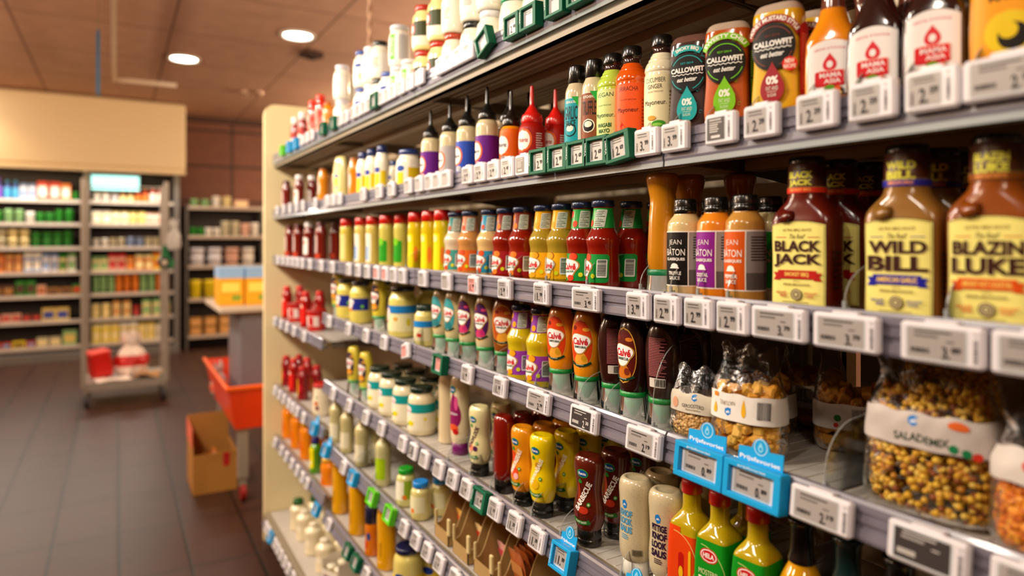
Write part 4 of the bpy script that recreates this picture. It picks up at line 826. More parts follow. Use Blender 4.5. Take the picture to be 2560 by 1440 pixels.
# ------------------------------------------------------------------ the rows: (kind, column in the photograph, how many deep, turn in degrees, further back, stacked, tier)
T_Z = dict(A=2.02, B=1.745, C=1.508, D=1.29, E=1.02, F=.775, G=.49, H=.15, D4=1.185, E4=.825, F4=.552)
T_N = dict(A='top shelf', B='second shelf', C='third shelf', D='fourth shelf', E='fifth shelf', F='sixth shelf', G='seventh shelf', H='bottom shelf', D4='far bay fourth shelf', E4='far bay fifth shelf', F4='far bay sixth shelf')
ROWS = dict(
 A=[('s_ketchwhite',738,2,20),('s_ketchwhite',757,1,20),('s_redbig',783,2,10),('s_redbig',802,1,10),('s_orangemust',820,2),('j_white',856,2,0,0,2),('j_bluelid',908,1,0,0,2),('j_grey',930,1,0,0,2),('j_blacklid',951,2,0,0,2),('j_bluelid',973,1,0,0,1),('j_greenlabel',999,1,0,0,2),('j_greenlabel',1028,1,0,0,1),('j_redlid',1062,1,0,0,2),('j_redlid',1101,1,0,0,2),('j_orangelid',1136,1,20,0,2),('j_blacklid',1184,1,30,0,2),('j_grey',1228,1,30,0,2),('j_blacklid',1256,1,30,.075),('j_whitegreen',1290,1,30,0,2),('j_whitegreen',1350,1,30,0,1)],
 B=[('s_ketchup2',716,2),('s_ketchup',748,2),('s_orangemust',808,2),('flat_pale',852,1,20),('s_orangemust',886,2),('s_hellwhite',908,2),('s_hellwhite',930,1),('s_hellwhite',955,1),('j_hell',988,1,0,.075),('j_hell',1022,1),('nz_purple',1077,3,-12),('nz_grey',1125,3,-12),('nz_blue',1168,3,-12),('nz_purple',1218,3,-12),('nz_orange',1278,2),('nz_red',1330,3,8),('kt_garlic',1442,2),('kt_truffle',1485,2,5),('my_wasabi',1532,1),('my_sriracha',1580,2,18),('my_cucumber',1655,3,5),('cf_smoky',1731,2,26),('cf_sweety',1822,2,28),('cf_honey',1948,2,18),('mm_orange',2083,2,25),('mm_dark',2195,2,18),('mm_dark',2342,2,18),('mk_yellow',2530,1,15)],
 C=[('s_ketchup2',724,2),('s_ketchup2',745,2),('s_ketchup',772,2),('s_ketchup2',802,2),('s_redcap',866,2),('s_redcapw',903,2),('s_redcapw',932,2),('s_redcapg',966,2),('s_redcapg',1003,2,0,.02),('s_redcapy',1040,2),('s_redcapy',1074,2),('s_redcapy',1106,2),('cv_grey',1140,1,-3),('cv_orange',1175,2,-3),('cv_teal',1224,2,-3),('cv_red',1264,2,-3),('cv_red',1306,3,-3),('cv_yellow',1360,2,-3),('cv_yellow',1405,2,-16),('cv_green',1456,1,-3),('cv_green',1508,4,-34),('tall_mustard',1656,2),('jb_truffle',1713,2,5),('jb_cocktail',1790,2,-8),('jb_pepper',1863,1,-8),('jb_green',1926,2,0,.062),('tall_mustard',1850,1,0,.13),('jack',2018,3,8),('bill',2268,3,6),('luke',2492,2,6)],
 D=[('sq_mayo',845,1),('j_calveblue',868,2),('j_calveblue',902,3),('sq_mayo',948,1,0,.0),('j_calvelight',1007,2),('j_smallblue',1063,2),('sq_teal',1103,2,10),('sq_teal',1135,1,10),('sq_purple',1171,2,18),('sq_purple',1214,2,18),('sq_brown',1262,2,40),('cv_pine',1303,1,-3),('cv_pine',1352,2,-3),('sq_sam',1402,2,18),('sq_sam',1467,2,18),('sq_bbqback',1538,2,55),('sq_bbq',1583,2,0,.0),('sq_bbqback',1658,2,20),('bag_pine',1741,1,10,.0),('bag_crouton',1872,1,8,.0),('bag_crouton2',1900,1,12,.095),('bag_crouton2',2030,1,10,.21),('bag_crouton2',2135,1,40,.13),('bag_salad',2330,1,8,.0),('bag_salad2',2370,1,-6,.125),('bag_orange',2660,1,5,.0)],
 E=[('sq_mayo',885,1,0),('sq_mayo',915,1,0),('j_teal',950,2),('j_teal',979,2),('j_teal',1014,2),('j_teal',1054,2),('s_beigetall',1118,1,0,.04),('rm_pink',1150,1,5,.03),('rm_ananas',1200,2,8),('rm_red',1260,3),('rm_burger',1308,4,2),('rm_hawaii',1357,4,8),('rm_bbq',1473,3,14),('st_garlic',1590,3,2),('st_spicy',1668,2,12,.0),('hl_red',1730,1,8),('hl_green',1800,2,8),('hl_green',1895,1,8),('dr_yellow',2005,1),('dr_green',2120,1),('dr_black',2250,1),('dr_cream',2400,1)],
 F=[('s_paleglass',840,1),('s_paleglass',868,1),('s_paleglass',905,2),('s_paleglassg',958,1),('j_green2',1015,1),('j_blue2',1052,2)],
 G=[('s_orangetall',820,1),('s_yellowtall',850,2,0),('s_yellowtall',893,2),('s_navyorange',930,2),('s_yellowtall',966,1,20),('j_navylid',1020,2)],
 H=[('s_bulbgreen',746,2),('s_whitebulb',762,3),('s_whitebulb',784,3),('s_whitebulb',812,3),('white_carton',852,1,20),('s_whitebulb',884,2)],
 D4=[('s_redfar',718,2),('red_tub',742,2),('s_redfar',765,2),('red_tub',792,1)],
 E4=[('s_redyellow',716,2),('s_redfar',735,2),('s_redyellow',757,2),('j_redround',806,1,0,0)],
 F4=[('s_orangetall',720,1),('s_orangetall',742,2),('s_orangetall',766,2),('s_greenyellow',789,1)],
)
# goods of the far bay stand on the bottom shelf too
ROWS['H'] = [('s_pouchbig',708,2)]+ROWS['H']
SOLID = []
for tier, rows in ROWS.items():
    for r in rows:
        key, px, n = r[:3]; rot = r[3] if len(r) > 3 else 0; bk = r[4] if len(r) > 4 else 0; st = r[5] if len(r) > 5 else 1
        K = KIND[key]
        if rot == 0 and px < 1135: rot = 34 if K['w'] == K['d'] else 14
        cr, sr = abs(math.cos(math.radians(rot))), abs(math.sin(math.radians(rot)))
        ex = K['d']*cr+K['w']*sr if K['w'] != K['d'] else K['d']
        x0 = 0.018+ex/2+bk; y = at(px, x0)
        R = random.Random(px)
        for k in range(n):
            x = x0+k*(ex+.004)
            if x+ex/2 > .43: break
            for s_ in range(st):
                inst(key, x+(0 if k == 0 else R.uniform(-.001,.001)), y+(0 if k == 0 else R.uniform(-.002,.002)), T_Z[tier]+s_*K['h'], rot+(R.uniform(-4,4) if k else 0)+(0 if K['w']==K['d'] else 0), tier, k, s_)
                SOLID.append((tier, key, px, y, K['w'], ex, x, s_))
# ------------------------------------------------------------------ the room
def tilemat(name, c1, c2, mortar, sx, sy, msize, rough, off=(0,0,0), bump=.3):
    m = bpy.data.materials.new(name); m.use_nodes = True; nt = m.node_tree; b = nt.nodes['Principled BSDF']
    tc = nt.nodes.new('ShaderNodeTexCoord'); mp = nt.nodes.new('ShaderNodeMapping'); mp.inputs['Location'].default_value = off
    br = nt.nodes.new('ShaderNodeTexBrick'); br.offset = 0; br.inputs['Scale'].default_value = 1
    br.inputs['Brick Width'].default_value = sx; br.inputs['Row Height'].default_value = sy; br.inputs['Mortar Size'].default_value = msize
    br.inputs['Color1'].default_value = lin(c1); br.inputs['Color2'].default_value = lin(c2); br.inputs['Mortar'].default_value = lin(mortar); br.inputs['Mortar Smooth'].default_value = .3
    n = nt.nodes.new('ShaderNodeTexNoise'); n.inputs['Scale'].default_value = 6; n.inputs['Detail'].default_value = 6
    mx = nt.nodes.new('ShaderNodeMix'); mx.data_type = 'RGBA'; mx.blend_type = 'MULTIPLY'; mx.inputs[0].default_value = .35
    nt.links.new(tc.outputs['Object'], mp.inputs[0]); nt.links.new(mp.outputs[0], br.inputs[0]); nt.links.new(tc.outputs['Object'], n.inputs[0])
    nt.links.new(br.outputs['Color'], mx.inputs[6]); nt.links.new(n.outputs['Fac'], mx.inputs[7]); nt.links.new(mx.outputs[2], b.inputs['Base Color'])
    bp = nt.nodes.new('ShaderNodeBump'); bp.inputs['Strength'].default_value = bump; bp.invert = True; bp.inputs['Distance'].default_value = .004
    nt.links.new(br.outputs['Fac'], bp.inputs['Height']); nt.links.new(bp.outputs[0], b.inputs['Normal'])
    b.inputs['Roughness'].default_value = rough; return m
def struct(name, mb, label=None):
    o = mb.obj(name); o['kind'] = 'structure'
    if label: o['label'] = label
    return o
M_FLOOR = tilemat('brown_floor_tiles', '#40271c', '#3b2419', '#140b07', .305, .61, .009, .42, (.72, 0, 0))
M_CEIL = tilemat('ceiling_panels', '#cfa286', '#cc9e82', '#8a6450', 1.2, 1.2, .012, .85, (.3, .3, 0), .15)
M_FLOOR.node_tree.nodes['Principled BSDF'].inputs['Specular IOR Level'].default_value = .3
struct('floor', MB().box(-4.5, 4.5, -3, 11.6, -.1, 0, M_FLOOR), 'dark brown tiled floor')
struct('ceiling', MB().box(-4.5, 4.5, -3, 11.6, 3.5, 3.6, M_CEIL), 'warm beige panelled ceiling')
M_WB = tilemat('brown_wall_panels', '#8a543b', '#7e4c35', '#331d13', .85, .55, .02, .6)
M_WB.node_tree.nodes['Mapping'].inputs['Rotation'].default_value = (PI/2, 0, 0)
M_WALL = mat('#8a6450', .8, noise=.05, scale=4, name='warm_wall_paint')
struct('wall_back', MB().box(-4.5, 4.5, 11.5, 11.6, 0, 3.5, M_WB), 'brown panelled back wall')
struct('wall_left', MB().box(-4.6, -4.5, -3, 11.6, 0, 3.5, M_WALL)); struct('wall_right', MB().box(4.5, 4.6, -3, 11.6, 0, 3.5, M_WALL)); struct('wall_front', MB().box(-4.5, 4.5, -3.1, -3, 0, 3.5, M_WALL))
struct('trim_ceiling', MB().box(-4.5, 4.5, 11.42, 11.5, 3.42, 3.5, mat('#4a2c1e', .6)), 'dark strip where back wall meets ceiling')

# ceiling lamps
M_LAMP = mat('#fff4e0', emit=28.0, name='lit_lamp_disc')
LP = [(-.12, 7.86), (.72, 6.44), (-2.4, 7.2), (-2.6, 4.2), (2.6, 8.2), (2.4, 4.2), (-2.4, 1.2), (2.4, 1.0), (-2.4, 10), (2.8, 10)]
lampname = ['over the aisle end', 'nearest the shelving unit']
for i, (x, y) in enumerate(LP):
    o = empty('ceiling_downlight', (x, y, 3.5), 0, 'round lit ceiling downlight ' + (lampname[i] if i < 2 else ['left of the aisle','over the aisle on the left','right of the cabinets','behind the shelving unit','left of the camera','right of the camera','above the left cabinets','above the right shelves'][i-2]), 'lamp', 'round ceiling downlights')
    mb = MB(); n = 28
    for r0, z0, r1, z1 in ((.16, 0, .16, -.015), (.16, -.015, .135, -.018), (.135, -.018, .12, -.006)):
        vs = [(r*math.cos(2*PI*j/n), r*math.sin(2*PI*j/n), z) for r, z in ((r0, z0), (r1, z1)) for j in range(n)]
        mb.add(vs, [(j, (j+1) % n, n+(j+1) % n, n+j) for j in range(n)], WHITEP, True)
    mb.obj('trim_ring', o)
    mb = MB(); mb.add([(.12*math.cos(2*PI*j/n), .12*math.sin(2*PI*j/n), -.007) for j in range(n)], [tuple(range(n))], M_LAMP); mb.obj('diffuser', o)
    L = bpy.data.lights.new('downlight_glow', 'SPOT'); L.energy = 60; L.color = (1, .74, .5); L.spot_size = 2.3; L.spot_blend = .8; L.shadow_soft_size = .12
    lo = bpy.data.objects.new('downlight_glow', L); COL.objects.link(lo); lo.parent = o; lo.location = (0, 0, -.05)
# unlit spots and a smoke detector
for i, (px, py) in enumerate(((612, 228), (650, 230))):
    d = FPX*1.9/(600-py); u = (px-1280)/FPX*d; X = u*CT+d*ST; Y = d*CT-u*ST
    o = empty('ceiling_spot', (X+CX, Y, 3.5), 0, ['left','right'][i]+' small unlit chrome spot recessed in the ceiling', 'lamp', 'unlit ceiling spots')
    b = Body([(-6,2,2),(-5.8,4.5,4.5),(0,5,5)], smooth=False); mb = MB(); b.build(mb, mat('#c8a890', .2, .6), 20); mb.obj('housing', o)
    mb = MB(); Body([(-6.2,0,0),(-6.2,2.0,2.0),(-6,2,2)], smooth=False).build(mb, mat('#f0e0c8', .2), 20); mb.obj('bulb', o)
d = FPX*1.9/(600-132); u = (778-1280)/FPX*d
o = empty('smoke_detector', (u*CT+d*ST+CX, d*CT-u*ST, 3.5), .4, 'small dark detector box on the ceiling by the downlight', 'detector')
MB().bbox(-.09, .09, -.09, .09, -.05, 0, mat('#3a2218', .6), .01).obj('housing', o)
MB().bbox(-.03, .03, -.03, .03, -.065, -.05, mat('#1c100c', .5), .005).obj('sensor', o)
# lamp track above the aisle; unseen second rail added for the linear heads
tr = empty('lamp_track', (0, 0, 0), 0, 'thin pale lamp track hanging along the aisle and turning right', 'lamp track')
MB().box(TRACK_X-.02, TRACK_X+.02, -2.2, 8.7, 3.36, 3.40, mat('#d9b896', .4, .3)).obj('rail', tr)
MB().box(LAMP_X-.02, LAMP_X+.02, -2.2, 5.2, 3.36, 3.40, mat('#d9b896', .4, .3)).obj('rail', tr)
MB().box(TRACK_X-.02, TRACK_X+.62, 8.7, 8.75, 3.36, 3.40, mat('#f0dcc0', .35, .2)).obj('cross_rail', tr)
for y in (-1.5, .5, 2.5, 4.5, 6.5, 8.4): MB().box(TRACK_X-.005, TRACK_X+.005, y, y+.01, 3.4, 3.5, M_METAL).obj('hanger', tr)
M_TUBE = mat('#fff0d8', emit=9.0, name='lit_tube')
for i, L in enumerate(LAMPS):
    o = empty('track_lamp', L.location[:], 0, 'long aisle lamp head on the added rail, ' + ['behind the camera','beside the camera','above the nearest bay','above the second bay','above the third bay','above the far bay'][i], 'lamp', 'track lamp heads')
    q = L.rotation_euler.to_matrix().to_4x4()
    mb = MB(); T = q
    for a in (mb.box(-.06, .06, -.19, .19, .012, .045, mat('#d8d0c8', .4), T),): pass
    mb.obj('housing', o)
    MB().tube((0, 0, .03), (0, 0, 3.36-L.location[2]), .008, M_METAL).obj('stem', o)
    MB().box(-.045, .045, -.17, .17, .009, .011, M_TUBE, T).obj('diffuser', o)
    L.parent = o; L.location = (0, 0, 0); L.name = 'lamp_glow'
    for k_ in ('label', 'category'): del L[k_]
for i, L in enumerate(FILL_GLOBES):
    o = empty('added_fill_lamp', L.location[:], 0, 'added unseen fill lamp with glass globe, hanging '+['left of the camera','left of the aisle middle','left before the cooling cabinet','behind the shelving unit near end','behind the shelving unit far end','right above the back rack','behind the camera'][i], 'lamp', 'added fill lamps')
    mb = MB(); Body([(-12,0,0),(-11,5,5),(-7,10,10),(0,12,12),(7,10,10),(11,5,5),(12,2,2)]).build(mb, clear('opal_glass', '#fff2dc', .3, .25), 24); mb.obj('globe', o)
    mb = MB(); Body([(-3,0,0),(-2.5,2,2),(0,3,3),(3,2,2),(4,0,0)]).build(mb, mat('#ffe2b8', emit=6.0), 16); mb.obj('bulb', o)
    MB().tube((0, 0, .12), (0, 0, 3.5-L.location[2]), .006, M_METAL).obj('cord', o)
    L.parent = o; L.location = (0, 0, -.14)
# hanging sign seen edge on, twisted rope
sg = empty('hanging_sign', (0, 0, 0), 0, 'narrow blue hanging sign seen from its edge', 'sign')
dd = 5.4; u = (245-1280)/FPX*dd; X = u*CT+dd*ST+CX; Y = dd*CT-u*ST
MB().bbox(X-.012, X+.012, Y, Y+.1, 1.6+365*dd/FPX, 1.6+525*dd/FPX, mat('#2f6f9a', .4)).obj('board', sg)
MB().tube((X, Y+.05, 1.6+525*dd/FPX), (X, Y+.05, 3.5), .004, M_METAL).obj('cord', sg)
mb = MB(); rx, ry = .30, at(925, .30); N = 150
for st in (0, PI):
    P = [Vector((rx+.007*math.cos(st+i*.42), ry+.007*math.sin(st+i*.42), 2.02+(3.5-2.02)*i/N)) for i in range(N+1)]
    for i in range(N): mb.tube(P[i], P[i+1], .0065, mat('#c29a7c', .8), 6, False)
tag(mb.obj('twisted_rope'), 'beige twisted rope hanging from the ceiling behind the jars', 'rope')

# ------------------------------------------------------------------ the shelving unit
Y0, Y1 = -.22, 3.78
fr = empty('shelving_unit', (0, 0, 0), 0, 'long supermarket shelving unit with cream end panel and grey price rails', 'shelving')
XO = {'H': -.055}
M_BACK = tilemat('ribbed_back_panel', '#b59c92', '#b59c92', '#6d5850', .008, .9, .0016, .5, bump=.5)
M_BACK.node_tree.nodes['Mapping'].inputs['Rotation'].default_value = (0, 0, PI/2)
for k in range(4):
    ya = -.22+k
    MB().box(.455, .47, ya+.02, ya+.98, .14, 2.1, M_BACK).obj('back_panel', fr)
for k in range(5): MB().box(.452, .50, -.22+k-.02, -1.22+k+.02, 0, 2.12, M_UNDER).obj('upright', fr)
MB().box(-.005, .46, Y0, Y1, 0, .095, mat('#3c302a', .6)).obj('plinth', fr)
# cream end panel: rounded top corner
def endpanel():
    zt = 2.325; r = .06; xa, xb = -.053, .56; P = [(xb, .0), (xa, .0)]
    for i in range(9): a = PI-PI/2*i/8; P.append((xa+r+r*math.cos(a), zt-r+r*math.sin(a)))
    P.append((xb, zt)); mb = MB(); mb.extrude(P, 3.785, 3.82, M_CREAM); return mb
endpanel().obj('end_panel', fr)
mb = MB()
TIERS = dict(A=(2.010,2.058,0), B=(1.720,1.766,0), C=(1.474,1.521,0), D=(1.262,1.306,6), E=(.985,1.033,12), F=(.742,.788,16), G=(.457,.503,20), H=(.098,.146,22), D4=(1.152,1.198,6), E4=(.787,.833,12), F4=(.514,.56,16))
def railx(tier, z):
    zb, zt, t = TIERS[tier]; return -.012+(z-zb)*math.tan(math.radians(t))+XO.get(tier, 0)
M_SLOT = mat('#2a221c', .7)
def shelf(tier, ya, yb, bay):
    zs = T_Z[tier]; dep = {'A': .40, 'B': .41, 'H': .50}.get(tier, .44)
    S = None
    L = yb-ya; mb = MB()
    # top sheet with raised ribs running front to back
    mb.box(.0, dep, .001, L-.001, -.004, -.0012, M_TOPM)
    if tier not in 'AB':
        y = .012
        while y < L-.01:
            mb.box(.035, dep-.01, y, y+.006, -.0012, -.0002, M_TOPM); y += .027
        mb.box(.012, .03, .001, L-.001, -.0012, -.0004, M_METAL)
        y = .01
        while y < L-.015 and tier in 'EFG': mb.box(.018, .0235, y, y+.007, -.0004, -.0003, M_SLOT); y += .0145
    # corrugated underside
    if tier in 'ABCD' or tier == 'D4':
        P = []; x = .03; s_ = 0
        while x < dep: P.append((x, -.006-.008*s_)); P.append((x+.009, -.006-.008*s_)); x += .012; s_ = 1-s_
        mb.extrude(P, .004, L-.004, M_UNDER, close=False)
    else: mb.box(.02, dep, .004, L-.004, -.012, -.006, M_UNDER)
    lz = {'A': -.038, 'B': -.031}.get(tier, -.028)
    mb.box(-.002, .010, .001, L-.001, lz, -.001, M_METAL); mb.box(-.002, .022, .001, L-.001, lz, lz+.004, M_METAL)
    S = mb.obj('shelf_board', fr); S.location = (XO.get(tier, 0), ya, zs)
    if tier in 'ABCD' or tier == 'D4': MB().box(  .155, .19, .01, L-.01, -.032, -.0145, M_UNDER).obj('stiffener', S)
    for yy in (.002, L-.006):
        P = [(.03, -.012), (.03, -.028), (.16, -.032), (.452, -.07), (.452, -.012)]
        MB().extrude(P, yy, yy+.004, mat('#6a5c4c', .5, .2)).obj('bracket', S)
    zb, zt, tl = TIERS[tier]; tz = math.tan(math.radians(tl)); H = zt-zb
    P = []
    for q, dx in ((0,0), (.004,-.0012), (.30*H,0.0), (.32*H,.003), (.44*H,.003), (.46*H,0), (.60*H,0), (.62*H,.002), (.70*H,.002), (.72*H,0), (H-.004,0), (H,.002)):
        P.append((-.012+q*tz+dx, zb+q-zs))
    P.append((-.004+H*tz, zt-zs)); P.append((-.003, zb-zs))
    MB().extrude(P, .002, L-.002, M_RAIL).obj('price_rail', S)
    # clear lip of the rail below its edge
    if tier in 'AB':
        MB().extrude([(-.013, zb-zs-.008), (-.012, zb-zs), (-.010, zb-zs), (-.011, zb-zs-.008)], .002, L-.002, M_FROST).obj('clear_lip', S)
BAY = ['nearest', 'second', 'third', 'far']
for tier in 'ABCDEFGH':
    for m in range(-1, 4):
        if m == -1 and tier != 'X': continue
        if m == 3 and tier in 'DEFG': continue
        shelf(tier, -.22+m, .78+m, BAY[m])
for tier in ('D4', 'E4', 'F4'): shelf(tier, 2.78, 3.78, 'far')

# ------------------------------------------------------------------ price tags
TM = {}
def tag_meshes(kind_, price, holder):
    key = (kind_, price, holder)
    if key in TM: return TM[key]
    wide = kind_ in ('W', 'WD'); dark = kind_ in ('D', 'WD'); pink = kind_ == 'P'
    W, Hh, t = (.080, .041, .012) if wide else (.054, .043, .012)
    out = []
    mb = MB(); mb.bbox(-t, 0, -W/2, W/2, -Hh/2, Hh/2, M_WHITE, .003); mb.bbox(-t*.8, 0.001, -W*.2, W*.2, Hh/2-.001, Hh/2+.003, M_WHITE, .001)
    sW = W-.024 if wide else .031; sx = -.35 if wide else -.55
    surf = Flat(-t); F = MB()
    ink_ = '#1c1a1a' if not dark else '#d8d4d0'; scr = M_SCREEN if not dark else M_DARKSCR
    if pink: scr = mat('#d8938c', .3)
    it = [('rr','#c4cbd0',sx,0,sW*100+.35,3.35,.25),('r',scr,sx,0,sW*100,3.05)]
    if wide:
        it += [('r',ink_,sx-.3,1.2,3.6,.16) if not dark else ('r',ink_,sx-.3,1.2,3.4,.14),('lines',ink_,sx-.9,.75,2.4,.3,2),('lines',ink_,sx+1.6,.35,1.2,.25,1)]
        it += [('r','#b8b4b0' if dark else ink_,sx-1.5,-.75,1.9,.55)] if dark else [('bar',ink_,sx-1.5,-.75,1.9,.5)]
        if price: it += [('t',ink_,price[0]+'.',sx+1.0,-.75,.75,1.25,dict(b=.02)),('t',ink_,price[2:],sx+1.95,-.4,.85,.6,dict(b=.03))]
        it += [('bar','#3a3a40',3.35,-.25,.35,2.4),('t','#3a3a40','v',3.35,1.35,.25,.3,{})]
    else:
        it += [('r',ink_,sx-.1,1.25,2.1,.14),('lines',ink_,sx,.85,2.2,.25,2)]
        if dark and not price: it += [('lines',ink_,sx,.1,2.2,1.2,4),('r','#d8d4d0',sx,-1.05,1.6,.35)]
        if price: it += [('bar',ink_,sx-1.2,-.7,.22,1.3),('t',ink_,price[0]+'.',sx-.05,-.55,.9,1.55,dict(b=.02)),('t',ink_,price[2:],sx+.95,-.1,.8,.75,dict(b=.03))]
        it += [('bar','#3a3a40',1.75,-.25,.3,2.2),('t','#3a3a40','v',1.75,1.4,.25,.3,{})]
    draw(surf, it, F, .0002, .0001)
    out.append(('housing', mb.mesh('housing'), None)); out.append(('screen', F.mesh('screen'), 0))
    if holder:
        M = {'g': M_GREEN, 'b': M_BLUE, 'l': M_LIME}[holder[0]]; mb = MB(); d = .019; o = .003 if not wide else .0045; e = .010 if not wide else .008
        y0, y1, z0, z1 = -W/2-o, W/2+o+.002, -Hh/2-o, Hh/2+o
        ib = .006
        mb.bbox(-d, .001, y0, y1, z0, -Hh/2+ib*.6, M, .0012); mb.bbox(-d, .001, y0, y1, Hh/2-ib*.6, z1, M, .0012)
        mb.bbox(-d+.0002, .0008, y0+.0002, -W/2+e*.8, -Hh/2+ib*.6-.0015, Hh/2-ib*.6+.0015, M, .0004); mb.bbox(-d+.0002, .0008, W/2-e*.3, y1-.0002, -Hh/2+ib*.6-.0015, Hh/2-ib*.6+.0015, M, .0004)
        S = Flat(-d)
        if holder[0] == 'g': draw(S, [('t','#e8f2ec','Vegan',-(W*50+.12),.4,2.3,.5,dict(b=.02,rot=90))], mb, .0003)
        if holder[0] == 'b':
            if holder == 'bp':
                PW = W*.44; P = []; zb_ = z1-.001; 
                prof = [(-PW, zb_), (PW, zb_), (PW, zb_+.019)]+[(.014*math.cos(a), zb_+.021+.014*math.sin(a)) for a in [PI*i/10 for i in range(11)]]+[(-PW, zb_+.023)]
                n = len(prof); vs = [(x, y, z) for x in (-.004, -.0025) for y, z in prof]
                mb.add(vs, [tuple(range(n))[::-1], tuple(range(n, 2*n))]+[(i, (i+1) % n, n+(i+1) % n, n+i) for i in range(n)], M)
                zc = (zb_+.024)*100
                draw(Flat(-.004), [('arc','#cfeefa',0,zc,.95,1.05,0,360),('drop','#8fd8f4',0,zc,.8,1.3),('e','#18a5e6',0,zc-.2,.4,.5),('t','#f4fafc','Prijsfavoriet',0,(zb_+.006)*100,W*80,.72,dict(b=.02))], mb, .0003)
            draw(S, [('t','#f4fafc','prijsfavoriet',0,(z1*100-.45),W*55,.42,dict(b=.0))] if wide else [('t','#f4fafc','prijsfavoriet',-(W*50+.12),0,3.4,.4,dict(b=.0,rot=90))], mb, .0003)
        out.append(('holder', mb.mesh('holder'), None))
    TM[key] = out; return out
TAGS = []
def ptag(tier, px, kind_='w', price='', holder=None, roll=0):
    zb, zt, tl = TIERS[tier]; zc = {'A': 2.042, 'B': 1.752}.get(tier, (zb+zt)/2-.002)
    x = railx(tier, zc)-.0015
    y = at(px, x-.012)
    r = bpy.data.objects.new('price_tag', None); COL.objects.link(r); r.location = (x, y, zc); r.rotation_euler = (math.radians(roll), math.radians(tl), 0); r['category'] = 'price tag'
    objs = []
    for nm, me, par in tag_meshes(kind_, price, holder):
        o = bpy.data.objects.new(nm, me); COL.objects.link(o); o.parent = r if par is None else objs[par]; objs.append(o)
    TAGS.append(dict(o=r, tier=tier, y=y, kind=kind_, price=price, holder=holder, roll=roll))
PT = dict(
 A=[(705,'w','','l'),(722,'w','','b'),(738,'w','','b'),(752,),(764,),(777,),(806,'w','','g'),(832,'w','','g'),(848,),(862,),(880,),(894,),(908,),(921,),(936,'w','','g'),(952,),(966,),(980,),(1000,),(1022,),(1046,),(1098,),(1120,),(1144,),(1168,),(1210,'w','','g',-22),(1283,'w','2.49','g'),(1325,'w','','g'),(1390,'w','','g'),(1448,'w','1.49','g'),(1510,),(1580,)],
 B=[(690,),(706,),(722,),(738,),(754,),(785,),(815,),(830,),(846,),(905,),(945,),(976,),(1018,),(1045,),(1070,),(1090,),(1113,),(1166,'w','2.19'),(1197,'w','2.79'),(1231,'w','2.19'),(1266,'w','2.49'),(1304,'D'),(1350,'w','2.99','g'),(1398,'w','2.99','g'),(1447,'w','2.69','g'),(1496,'w','2.69','g'),(1550,'w','2.69','g',-6),(1612,'w','3.99'),(1682,'w','3.99'),(1797,'D'),(1898,'w','2.39'),(2036,'w','2.39'),(2175,'w','2.59'),(2325,'w','2.59'),(2520,'W','2.99')],
 C=[(692,),(704,),(716,),(728,),(740,),(753,),(772,),(800,),(828,),(869,),(892,),(915,),(939,'P'),(960,'P'),(981,),(1003,),(1054,),(1113,),(1181,'P','1.99'),(1258,'w','2.29'),(1350,'w','1.99'),(1460,'W','3.45'),(1590,'w','3.99'),(1662,'w','2.99'),(1741,'w','2.99'),(1826,'w','2.99'),(1940,'W','3.79'),(2108,'W','3.79'),(2348,'W','3.89'),(2600,'W','3.89')],
 D=[(820,),(868,),(912,),(957,),(1011,'P','','',-14),(1098,'P','','g',0),(1164,'w','1.99'),(1246,'w','1.79'),(1342,'W','2.79'),(1455,'WD','2.30'),(1603,'W','2.19'),(1752,'W','0.89','bp'),(1885,'W','0.89','bp'),(2045,'W','2.19'),(2312,'WD'),(2595,'W','1.19')],
 D4=[(684,),(699,),(714,),(732,),(757,)],
 E=[(829,),(869,),(911,),(950,),(1003,),(1029,'D'),(1057,),(1093,),(1127,'w','1.09'),(1162,'w','1.19'),(1200,'w','1.49','g'),(1233,'w','1.19'),(1282,'w','1.29'),(1338,'w','1.39'),(1405,'w','1.09','bp'),(1570,'w','1.09','bp')],
 E4=[(684,),(695,),(706,),(718,),(728,),(739,),(755,),(784,'w','','bp')],
 F=[(813,'w','','bp'),(855,),(881,'w','','b'),(929,'w','','l'),(972,'w','','l'),(1006,'w','1.29'),(1036,'w','1.19'),(1064,'w','1.19'),(1094,'w','1.19'),(1132,'w','1.19')],
 F4=[(684,),(700,),(712,),(726,),(739,),(752,),(764,)],
 G=[(790,'w','','b'),(818,),(868,'w','','g'),(889,'w','','g'),(911,)],
 H=[(662,),(668,),(676,'w','','b'),(684,),(691,),(699,),(708,),(717,),(728,),(738,),(749,),(762,)],
)
for tier, L in PT.items():
    for t in L: ptag(tier, *t[:4], roll=t[4] if len(t) > 4 else 0) if len(t) > 3 else ptag(tier, *t)

# ------------------------------------------------------------------ clear dividers
def divider_mesh(h, L):
    P = [(.004, 0.001)]
    r = min(.045, h*.75)
    P.append((.004, h*.25))
    for i in range(9):
        a = PI-PI/2*i/8; P.append((.004+r*1.4+r*1.4*math.cos(a), h*.25+(h*.62)*math.sin(a)))
    P += [(L*.6, h), (L, h), (L, .001)]
    mb = MB(); mb.extrude(P, -.0007, .0007, M_CLEAR)
    # bright rim of the acrylic edge
    rim = mat('#a8aca8', .15, coat=.6, alpha=.4, name='acrylic_edge')
    for a, b in zip(P[:-2], P[1:-1]): mb.box(0, 1, -.0008, .0008, 0, .0009, rim, Matrix.Translation((a[0], 0, a[1])) @ Matrix.Rotation(-math.atan2(b[1]-a[1], b[0]-a[0]), 4, 'Y') @ Matrix.Diagonal((math.hypot(b[0]-a[0], b[1]-a[1]), 1, 1, 1)))
    c = MB(); c.bbox(.0, .012, -.006, .006, .0005, .006, M_FROST, .001); c.tube((.004, 0, .005), (.004, 0, .020), .0028, M_FROST, 8); c.tube((.010, .0, .005), (.010, .0, .014), .0022, M_FROST, 8)
    return mb.mesh('plate'), c.mesh('clip')
DV = {}
DIVS = []
